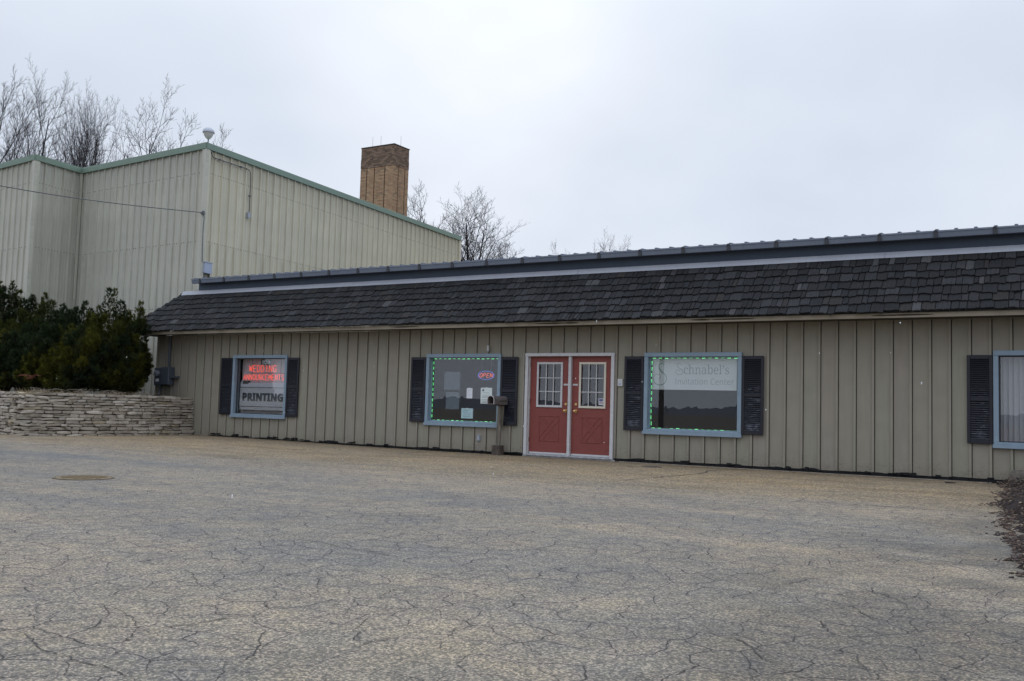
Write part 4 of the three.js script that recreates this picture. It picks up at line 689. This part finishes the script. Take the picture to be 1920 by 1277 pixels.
// evergreen shrubs: sprays of needles on upright shoots
const leafMat = new THREE.MeshPhysicalMaterial({ color: 0xffffff, roughness: 0.85, vertexColors: true, side: THREE.DoubleSide, transmission: 0.35, thickness: 0, specularIntensity: 0.25 });
const barkMat = std(lin(0.07, 0.055, 0.045), 0.95, { map: scaled(grainTex, 0.3, 0.8) });
function makeShrub(name, label, seed, [x, z], top, rad, dense = 1, gold = 0.4) { // pointed plumes of needle sprays on the ends of many branches
  const o = thing(name, label, 'shrub', [x, 0.93, z], 'evergreen shrubs in the raised bed'), r = rng(seed), H = top - 0.93;
  const pos = [], nor = [], col = [], wood = [], V = () => new THREE.Vector3();
  const d = V(), s = V(), u = V(), n = V(), dir = V(), tip = V(), ax = V(), p = V(), e1 = V(), e2 = V();
  const tri = (a, b, c, nn, k) => { pos.push(...a, ...b, ...c); for (let i = 0; i < 3; i++) { nor.push(nn.x, nn.y, nn.z); col.push(k[0], k[1], k[2]); } };
  const area = 2.2 * rad * (rad + H), N = Math.round(dense * area * 30);
  for (let q = 0; q < N; q++) {
    const lead = q < 3 + H * 1.5, cosp = lead ? 1 - 0.06 * r() : lerp(1, -0.2, ((q + r()) / N) ** 1.15), ph = Math.acos(cosp), az = q * 2.399 + r() * 0.9, deep = !lead && r() < 0.3 ? 0.5 + 0.3 * r() : 1;
    dir.set(Math.sin(ph) * Math.cos(az), cosp, Math.sin(ph) * Math.sin(az));
    const oy = H * 0.26, R = 1 / Math.sqrt((cosp / (H * 0.74)) ** 2 + (Math.sin(ph) / rad) ** 2) * (lead && q === 0 ? 1.0 : 0.74 + 0.3 * r()) * deep;
    tip.copy(dir).multiplyScalar(R); tip.y = Math.max(tip.y + oy, 0.22); ax.copy(dir).multiplyScalar(0.75); ax.y += 0.5 + 0.25 * r(); ax.x += 0.3 * (r() - 0.5); ax.z += 0.3 * (r() - 0.5); ax.normalize();
    const L = (lead ? 0.6 : 0.34) * (0.75 + 0.6 * r()), wid = (lead ? 0.2 : 0.17) * (0.75 + 0.5 * r()), cnt = Math.round((lead ? 150 : 90) * (0.8 + 0.4 * r()));
    e1.set(r() - 0.5, r() - 0.5, r() - 0.5).cross(ax).normalize(); e2.crossVectors(ax, e1);
    const hue = vnoise((x + tip.x) * 1.6, (z + tip.z) * 1.6 + tip.y * 1.9, 77) * 0.7 + 0.3 * r(), go = gold * ss(0.36, 0.66, hue), sh = 0.75 + 0.5 * r();
    if (q % 4 === 0 || lead) wood.push(tube([[0.1 * dir.x, 0, 0.1 * dir.z], [tip.x * 0.45, oy * 0.5 + tip.y * 0.25, tip.z * 0.45], [tip.x - ax.x * L * 0.3, tip.y - ax.y * L * 0.3, tip.z - ax.z * L * 0.3]], 0.008 + 0.006 * r(), 6, 4));
    for (let k = 0; k < cnt; k++) {
      const t = r() ** 0.9, w = wid * Math.pow(1 - t, 0.75) * (0.6 + 0.4 * Math.min(1, t * 4)) + 0.01, th = r() * 6.283, rr = w * Math.sqrt(r());
      p.copy(tip).addScaledVector(ax, (t - 1) * L).addScaledVector(e1, rr * Math.cos(th)).addScaledVector(e2, rr * Math.sin(th));
      if (p.y < 0.08) continue;
      d.copy(ax).multiplyScalar(0.7 + 0.5 * t).addScaledVector(e1, Math.cos(th) * 0.8).addScaledVector(e2, Math.sin(th) * 0.8); d.x += (r() - 0.5) * 0.4; d.y += (r() - 0.5) * 0.4; d.z += (r() - 0.5) * 0.4; d.normalize();
      u.set(r() - 0.5, r() - 0.5, r() - 0.5).cross(d).normalize(); n.crossVectors(d, u);
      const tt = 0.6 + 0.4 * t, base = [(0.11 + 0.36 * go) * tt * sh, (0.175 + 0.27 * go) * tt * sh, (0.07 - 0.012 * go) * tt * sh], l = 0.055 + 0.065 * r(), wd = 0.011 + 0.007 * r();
      for (let f = -1; f <= 1; f++) {
        const sp = f * 0.5; s.copy(d).multiplyScalar(Math.cos(sp)).addScaledVector(u, Math.sin(sp));
        const ll = l * (1 - 0.2 * Math.abs(f)), bx = p.x + d.x * 0.15 * l * Math.abs(f), by = p.y + d.y * 0.15 * l * Math.abs(f), bz = p.z + d.z * 0.15 * l * Math.abs(f), wx = n.x * wd * 0.5 + u.x * wd * 0.6, wy = n.y * wd * 0.5 + u.y * wd * 0.6, wz = n.z * wd * 0.5 + u.z * wd * 0.6;
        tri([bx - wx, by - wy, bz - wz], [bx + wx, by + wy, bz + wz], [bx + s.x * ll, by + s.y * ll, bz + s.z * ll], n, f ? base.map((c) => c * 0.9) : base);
      }
    }
  }
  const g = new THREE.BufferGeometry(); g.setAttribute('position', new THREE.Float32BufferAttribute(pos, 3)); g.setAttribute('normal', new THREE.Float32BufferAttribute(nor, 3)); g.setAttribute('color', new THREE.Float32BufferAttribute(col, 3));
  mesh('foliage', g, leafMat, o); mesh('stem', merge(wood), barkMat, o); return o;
}
makeShrub('evergreen_shrub', 'tallest dark evergreen shrub at the left picture edge', 11, [-6.4, 1.7], 4.5, 0.95, 1, 0.35);
makeShrub('evergreen_shrub', 'tall evergreen shrub against the metal wall, cut by the left picture edge', 12, [-7.6, 1.5], 4.1, 0.95, 0.9, 0.35);
makeShrub('evergreen_shrub', 'narrow spire of evergreen just right of the tallest shrub', 13, [-5.25, 1.6], 3.85, 0.75, 1.1, 0.4);
makeShrub('evergreen_shrub', 'dark evergreen shrub before the inner corner of the metal building', 14, [-4.2, 1.7], 3.4, 0.9, 1, 0.5);
makeShrub('evergreen_shrub', 'pointed evergreen shrub left of the two right spires', 15, [-3.15, 1.7], 3.5, 0.95, 1, 0.5);
makeShrub('evergreen_shrub', 'pointed green spire of evergreen standing high against the beige wall', 16, [-1.85, 1.75], 3.75, 0.8, 1.1, 0.7);
makeShrub('evergreen_shrub', 'rightmost evergreen spire overlapping the corner of the shingled roof', 17, [-1.95, 1.05], 3.6, 0.55, 1.2, 0.5);
makeShrub('evergreen_shrub', 'low golden tipped evergreen nearest the shop wall', 18, [-1.35, 1.75], 2.6, 0.58, 1.2, 1.0);
makeShrub('evergreen_shrub', 'low spreading evergreen over the middle of the stone wall', 19, [-1.75, 2.7], 2.65, 0.8, 1.1, 0.85);
makeShrub('evergreen_shrub', 'low bushy evergreen behind the bend of the stone wall', 20, [-2.9, 2.75], 2.75, 0.85, 1.1, 0.8);
makeShrub('evergreen_shrub', 'low wide evergreen in front of the narrow spire', 21, [-4.1, 2.6], 2.85, 0.9, 1.0, 0.7);
makeShrub('evergreen_shrub', 'low green evergreen in front of the tallest shrub', 22, [-5.3, 2.5], 3.0, 0.9, 1.0, 0.6);
makeShrub('evergreen_shrub', 'bushy evergreen low at the left picture edge', 23, [-6.6, 2.6], 3.0, 0.9, 0.9, 0.6);
{ // dry grass and fallen twigs along the top of the wall, red-brown dead sprig under the shrubs
  const r = rng(61), list = [];
  for (let i = 0; i < 900; i++) { const u = 0.16 + 0.62 * r(), p = path.getPointAt(u), t = path.getTangentAt(u), k = 0.12 + 0.5 * r() ** 2, l = 0.05 + 0.14 * r(), dense = vnoise(u * 14, 1, 67); if (dense < 0.45) continue; list.push(new THREE.ConeGeometry(0.004, l, 3).translate(0, l / 2, 0).rotateX((r() - 0.5) * 2.2).rotateZ((r() - 0.5) * 2.2).translate(p.x - t.z * k, 0.95, p.z + t.x * k)); }
  const g = mesh('dry_grass', merge(list), std(lin(0.32, 0.25, 0.15), 0.9), scene); g.userData.kind = 'stuff'; tag(g, 'dry straw coloured grass along the top of the stone wall', 'grass');
  const tw = []; for (let i = 0; i < 70; i++) { const u = 0.1 + 0.5 * r(), p = path.getPointAt(u), t = path.getTangentAt(u), k = 0.1 + 0.6 * r(), a = r() * 6.28, l = 0.15 + 0.4 * r(), x = p.x - t.z * k, z = p.z + t.x * k; tw.push(tube([[x, 0.965, z], [x + l * 0.5 * Math.cos(a), 1.0 + 0.1 * r(), z + l * 0.5 * Math.sin(a)], [x + l * Math.cos(a + 0.4), 0.97 + 0.12 * r(), z + l * Math.sin(a + 0.4)]], 0.004, 6, 4)); }
  const tm = mesh('fallen_twigs', merge(tw), std(lin(0.24, 0.2, 0.16), 0.9), scene); tm.userData.kind = 'stuff'; tag(tm, 'pale fallen twigs on the soil under the shrubs', 'twigs');
  const sp = []; for (let i = 0; i < 12; i++) { const a = r() * 6.28, l = 0.15 + 0.3 * r(); sp.push(tube([[0, 0, 0], [l * 0.5 * Math.cos(a), 0.06 + 0.05 * r(), l * 0.35 * Math.sin(a)], [l * Math.cos(a), 0.02 + 0.1 * r(), l * 0.6 * Math.sin(a)]].map(([p, q, s]) => [p + (r() - 0.5) * 0.3, q + 0.05 * r(), s]), 0.004, 5, 4)); }
  tag(mesh('dead_sprig', merge(sp).translate(-2.05, 1.28, 3.75), std(lin(0.17, 0.05, 0.025), 0.9), scene), 'rust red dead sprig low in the dark under the shrubs', 'dead branch');
}
// right edge: mulch bed and two rocks
{
  const pts = [[18.35, 0.02], [18.45, 0.7], [18.7, 1.6], [18.62, 2.6], [18.8, 3.6], [18.66, 4.7], [18.86, 5.6], [18.96, 6.4], [19.02, 7.6], [19.18, 8.9], [19.22, 9.8], [19.4, 10.6], [19.9, 11.2], [22, 11.4], [22, 0.02]], nx = 60, nz = 150, pos = [], idx = [];
  const left = (z) => { for (let i = 0; i < 12; i++) if (z <= pts[i + 1][1]) { const [a, b] = pts[i], [c, d] = pts[i + 1]; return lerp(a, c, (z - b) / (d - b)); } return 19.9; };
  for (let j = 0; j <= nz; j++) for (let i = 0; i <= nx; i++) {
    const z = lerp(0.03, 11.2, j / nz), u = i / nx, l0 = left(z) + 0.3 * (fbm(z * 2.1, 3, 701, 3) - 0.5) + 0.16 * (vnoise(z * 11, 3, 703) - 0.5), x = lerp(l0, 22.5, u ** 1.6);
    pos.push(x, gy(x, z) - 0.02 + 0.12 * ss(0, 0.35, x - l0) + 0.05 * (fbm(x * 9, z * 9, 705, 3)) * ss(0, 0.1, x - l0), z);
    if (i < nx && j < nz) { const a = j * (nx + 1) + i; idx.push(a, a + nx + 1, a + 1, a + 1, a + nx + 1, a + nx + 2); }
  }
  const g = new THREE.BufferGeometry(); g.setAttribute('position', new THREE.Float32BufferAttribute(pos, 3)); g.setIndex(idx); g.computeVertexNormals(); g.setAttribute('uv', new THREE.Float32BufferAttribute(new Float32Array(pos.length / 3 * 2), 2));
  const m = mesh('mulch_bed', metreUV(g), std(lin(0.06, 0.042, 0.036), 1, { map: scaled(blotchTex, 0.5, 0.5), bumpMap: scaled(blotchBump, 0.25, 0.25), bumpScale: 0.05 }), scene); m.userData = { kind: 'structure', label: 'dark mulch bed at the right edge of the lot' };
  const r = rng(71), list = [[], [], []], chipMats = [std(lin(0.1, 0.065, 0.05), 0.95), std(lin(0.045, 0.035, 0.032), 0.95), std(lin(0.28, 0.22, 0.15), 0.9)];
  for (let i = 0; i < 3600; i++) { const z = 0.1 + 11 * r(), sp = r(), x = left(z) + (sp < 0.2 ? 0.04 * Math.log(r() + 0.002) : 2.2 * r() ** 2), l = 0.01 + 0.02 * r(); if (sp < 0.2 && fbm(z * 1.7, 5, 77, 3) < 0.42) continue; const b = new THREE.BoxGeometry(l, 0.008, 0.012 + 0.02 * r()).rotateZ((r() - 0.5) * 0.8).rotateY(r() * 6.28).translate(x, gy(x, z) + 0.004 + (x > left(z) ? 0.12 * ss(0, 0.35, x - left(z)) + 0.03 : 0), z); list[r() < 0.5 ? 0 : r() < 0.8 ? 1 : 2].push(b); }
  const c = mesh('bark_chips', mergeGeometries(list.map(merge), true), chipMats, scene); c.userData.kind = 'stuff'; tag(c, 'loose bark chips and leaves on and beside the mulch bed', 'bark chips');
  const rock = (x, z, s, col, label, seed) => { const gg = new THREE.IcosahedronGeometry(1, 4), p = gg.attributes.position; for (let i = 0; i < p.count; i++) { const X = p.getX(i), Y = p.getY(i), Z = p.getZ(i), k = 0.72 + 0.35 * fbm(X * 1.3 + seed, Y * 1.3 + Z * 1.1, seed, 4) + 0.18 * fbm(X * 4 + 9, Y * 4 + Z * 3, seed + 1, 3); p.setXYZ(i, clamp(X * k * 1.15, -0.85, 0.85) * s[0], clamp(Y * k * 1.2, -0.5, 0.8) * s[1], clamp(Z * k, -0.8, 0.8) * s[2]); } gg.computeVertexNormals(); const o = mesh('rock', metreUV(gg), std(lin(...col), 0.95, { map: scaled(blotchTex, 0.4, 0.4), bumpMap: scaled(blotchBump, 0.3, 0.3), bumpScale: 0.02 }), scene); o.position.set(x, gy(x, z), z); o.rotation.y = seed; tag(o, label, 'rock'); };
  rock(18.8, 0.42, [0.28, 0.3, 0.24], [0.2, 0.17, 0.145], 'brown rock against the siding under the far right window', 3);
  rock(19.15, 0.75, [0.3, 0.3, 0.3], [0.06, 0.055, 0.058], 'dark rock in the mulch at the right picture edge', 7);
}
{ // iron cover in the paving, a leaf, a small hole
  const x = 9.24, z = 10.14, o = thing('manhole_cover', 'rusty ochre round iron cover set in the asphalt', 'manhole cover', [x, gy(x, z) + 0.005, z]), rust = std(lin(0.25, 0.19, 0.105), 0.9, { map: scaled(blotchTex, 0.4, 0.4) });
  mesh('plate', new THREE.CylinderGeometry(0.31, 0.315, 0.012, 40), rust, o); mesh('rim', new THREE.TorusGeometry(0.335, 0.018, 6, 44).rotateX(Math.PI / 2).scale(1, 0.5, 1), std(lin(0.2, 0.16, 0.11), 0.9, { map: scaled(blotchTex, 0.4, 0.4) }), o);
  const st = []; for (let i = -4; i <= 4; i++) for (let j = -4; j <= 4; j++) if (i * i + j * j < 17) st.push(new THREE.BoxGeometry(0.04, 0.008, 0.04).translate(i * 0.065, 0.0095, j * 0.065)); mesh('studs', merge(st), rust, o).userData.kind = 'stuff';
  const leafG = new THREE.SphereGeometry(0.09, 10, 6).scale(1, 0.12, 0.45); tag(Object.assign(mesh('fallen_leaf', leafG, std(lin(0.06, 0.045, 0.035), 0.9), scene)), 'dark fallen leaf on the pavement left of the mulch bed', 'leaf').position.set(17.75, gy(17.75, 0.8) + 0.012, 0.8);
  const d = thing('drain_cap', 'small dark iron cap in the pavement right of the red doors', 'drain cap', [12.85, gy(12.85, 1.2) + 0.004, 1.2]); mesh('lid', new THREE.CylinderGeometry(0.16, 0.165, 0.012, 24), std(lin(0.03, 0.028, 0.028), 0.8), d); mesh('ring', new THREE.TorusGeometry(0.175, 0.012, 6, 30).rotateX(Math.PI / 2), std(lin(0.16, 0.13, 0.11), 0.9), d);
}
// ------------------------------------------------------------------ bare trees
const woodMat = std(lin(0.028, 0.024, 0.027), 0.95, { map: scaled(grainTex, 0.6, 1.5) }), twigMat = std(lin(0.045, 0.04, 0.045), 0.95);
function treeParts(seed, spread, leaders) { // a tree 10 m high: trunk, limbs, twigs
  const r = rng(seed), parts = [[], [], []], up = new THREE.Vector3(0, 1, 0);
  const branch = (p, dir, len, rad, lvl) => {
    const seg = lvl < 2 ? 7 : lvl < 3 ? 4 : 3, sides = lvl < 1 ? 7 : lvl < 2 ? 5 : 3, pts = [p.clone()], d = dir.clone(), q = p.clone(), step = len / seg;
    for (let i = 0; i < seg; i++) { d.x += (r() - 0.5) * 0.22; d.z += (r() - 0.5) * 0.22; d.y += (r() - 0.5) * 0.12; d.addScaledVector(up, lvl === 0 ? 0.05 : 0.09); d.normalize(); q.addScaledVector(d, step); pts.push(q.clone()); }
    const c = new THREE.CatmullRomCurve3(pts), g = new THREE.TubeGeometry(c, seg, 1, sides, false), P = g.attributes.position, ring = sides + 1;
    for (let i = 0; i <= seg; i++) { const rr = rad * (1 - (lvl < 2 ? 0.86 : 0.7) * (i / seg)), cc = c.getPointAt(i / seg); for (let k = 0; k < ring; k++) { const a = i * ring + k; P.setXYZ(a, cc.x + (P.getX(a) - cc.x) * rr, cc.y + (P.getY(a) - cc.y) * rr, cc.z + (P.getZ(a) - cc.z) * rr); } }
    parts[lvl === 0 ? 0 : lvl < 3 ? 1 : 2].push(g);
    if (lvl >= 4) return;
    const n = lvl === 0 ? 14 : lvl === 1 ? 7 : lvl === 2 ? 6 : 3, t0 = lvl === 0 ? 0.2 : 0.16;
    for (let k = 0; k < n; k++) {
      const t = t0 + (1 - t0) * ((k + 0.7 * r()) / n), pp = c.getPointAt(Math.min(t, 1)), tt = c.getTangentAt(Math.min(t, 1)), az = k * 2.4 + r() * 1.2, side = new THREE.Vector3(Math.cos(az), 0.1, Math.sin(az)); side.addScaledVector(tt, -side.dot(tt)).normalize();
      const an = (lvl === 0 ? 0.42 + spread * (1 - t * 0.6) : 0.5 + 0.35 * r()), nd = tt.clone().multiplyScalar(Math.cos(an)).addScaledVector(side, Math.sin(an)).normalize();
      branch(pp, nd, len * (lvl === 0 ? 0.5 * (1.12 - t * 0.72) : 0.5 * (1.1 - 0.55 * t)) * (0.75 + 0.5 * r()), rad * (1 - (lvl < 2 ? 0.86 : 0.7) * t) * (lvl === 0 ? 0.5 : 0.6) + 0.003, lvl + 1);
    }
  };
  for (let k = 0; k < leaders; k++) { const a = k * 2.6 + r(); branch(new THREE.Vector3(k * 0.05, 0, 0), new THREE.Vector3(leaders > 1 ? 0.1 * Math.cos(a) : 0.02, 1, leaders > 1 ? 0.1 * Math.sin(a) : 0.01).normalize(), 9.2 * (k ? 0.86 : 1), 0.15 / (k ? 1.25 : 1), 0); }
  return parts.map(merge);
}
const species = [treeParts(1001, 0.25, 2), treeParts(1002, 0.3, 1), treeParts(1003, 0.34, 2), treeParts(1004, 0.5, 3), treeParts(1005, 0.42, 1)];
const protoTree = species.map((p) => { const o = new THREE.Group(); mesh('trunk', p[0], woodMat, o); mesh('limbs', p[1], woodMat, o); mesh('twigs', p[2], twigMat, o).userData.kind = 'stuff'; return o; });
for (const [x, z, h, k, turn, label, wide] of [
  [-22.6, -7.0, 16.8, 1, 0.4, 'bare tree cut off by the left picture edge', 0.75],
  [-24.5, -9.7, 18.2, 0, 1.2, 'tallest bare tree with a forked trunk at left', 0.62],
  [-23.1, -10.0, 17.6, 2, 2.2, 'bare tree just right of the tallest one, with slanting stems', 0.50],
  [-25.9, -13.1, 18.0, 1, 3.1, 'slim bare tree above the inner corner of the metal building', 0.50],
  [-24.4, -13.5, 18.0, 1, 4.0, 'slim straight bare tree above the left part of the long green trim', 0.48],
  [-26.5, -15.7, 18.5, 2, 5.2, 'bare tree behind the middle of the left green trim', 0.45],
  [-20.8, -13.3, 16.9, 4, 0.9, 'dense dark bare tree left of the round lamp', 0.75],
  [-23.5, -18.0, 17.9, 3, 1.9, 'spreading bare tree between the dense one and the round lamp', 0.95],
  [-25.5, -21.8, 18.2, 3, 0.2, 'small bare tree right behind the round lamp head', 0.80],
  [-15.8, -30.7, 15.7, 3, 2.9, 'bare tree just right of the brick chimney', 1.00],
  [-16.4, -35.2, 16.4, 2, 0.6, 'wide bare tree right of the metal building end', 1.00],
  [-17.3, -39.4, 16.8, 3, 3.7, 'rightmost tree of the group beyond the metal building end', 1.00],
  [-19.0, -33.3, 15.8, 4, 4.4, 'low bare tree half hidden behind the brick chimney', 0.80],
  [-27.4, -68.3, 18.9, 3, 5.0, 'faint small bare tree over the shop roof, left of two', 0.70],
  [-23.4, -67.0, 20.2, 2, 1.4, 'small bare tree over the shop roof, right of two', 0.75],
  [14.6, -44.2, 13.1, 1, 2.0, 'bare tree whose twig tips show above the roof at far right', 0.50],
  [-21.0, -29.2, 15.7, 2, 3.3, 'bare tree whose tip shows left of the brick chimney', 0.40]]) {
  const o = protoTree[k].clone(); o.name = numbered('bare_tree'); o.position.set(x, -0.15, z); o.rotation.y = turn; o.scale.set(h * 0.088 * wide, h * 0.088, h * 0.088 * wide); scene.add(o); tag(o, label, 'tree', 'bare trees behind the buildings');
}
// ------------------------------------------------------------------ falling snow
{
  const r = rng(88), list = [], dir = new THREE.Vector3(), e = new THREE.Euler(0.07081, 0.54349, 0.02867, 'YXZ');
  for (let i = 0; i < 150; i++) { const x = -6 + 26 * r(), z = 0.8 + 14 * r(), y = 0.1 + 5.4 * r(), l = 0.006 + 0.014 * r() * r(); if (y - 0.9 > 0.1 * Math.hypot(x - 19.74, z - 17.6)) continue; list.push(new THREE.OctahedronGeometry(0.0035 + 0.003 * r(), 0).scale(1, l / 0.005, 1).rotateZ(-0.1 + 0.25 * (r() - 0.5)).translate(x, y, z)); }
  const m = mesh('snowflakes', merge(list), std(lin(0.85, 0.87, 0.9), 0.9), scene); m.userData.kind = 'stuff'; tag(m, 'sparse small snowflakes falling in front of the shop', 'snow');
}
scene.traverse((o) => { if (o.isMesh) { o.castShadow = true; o.receiveShadow = true; } });
renderer.render(scene, camera);
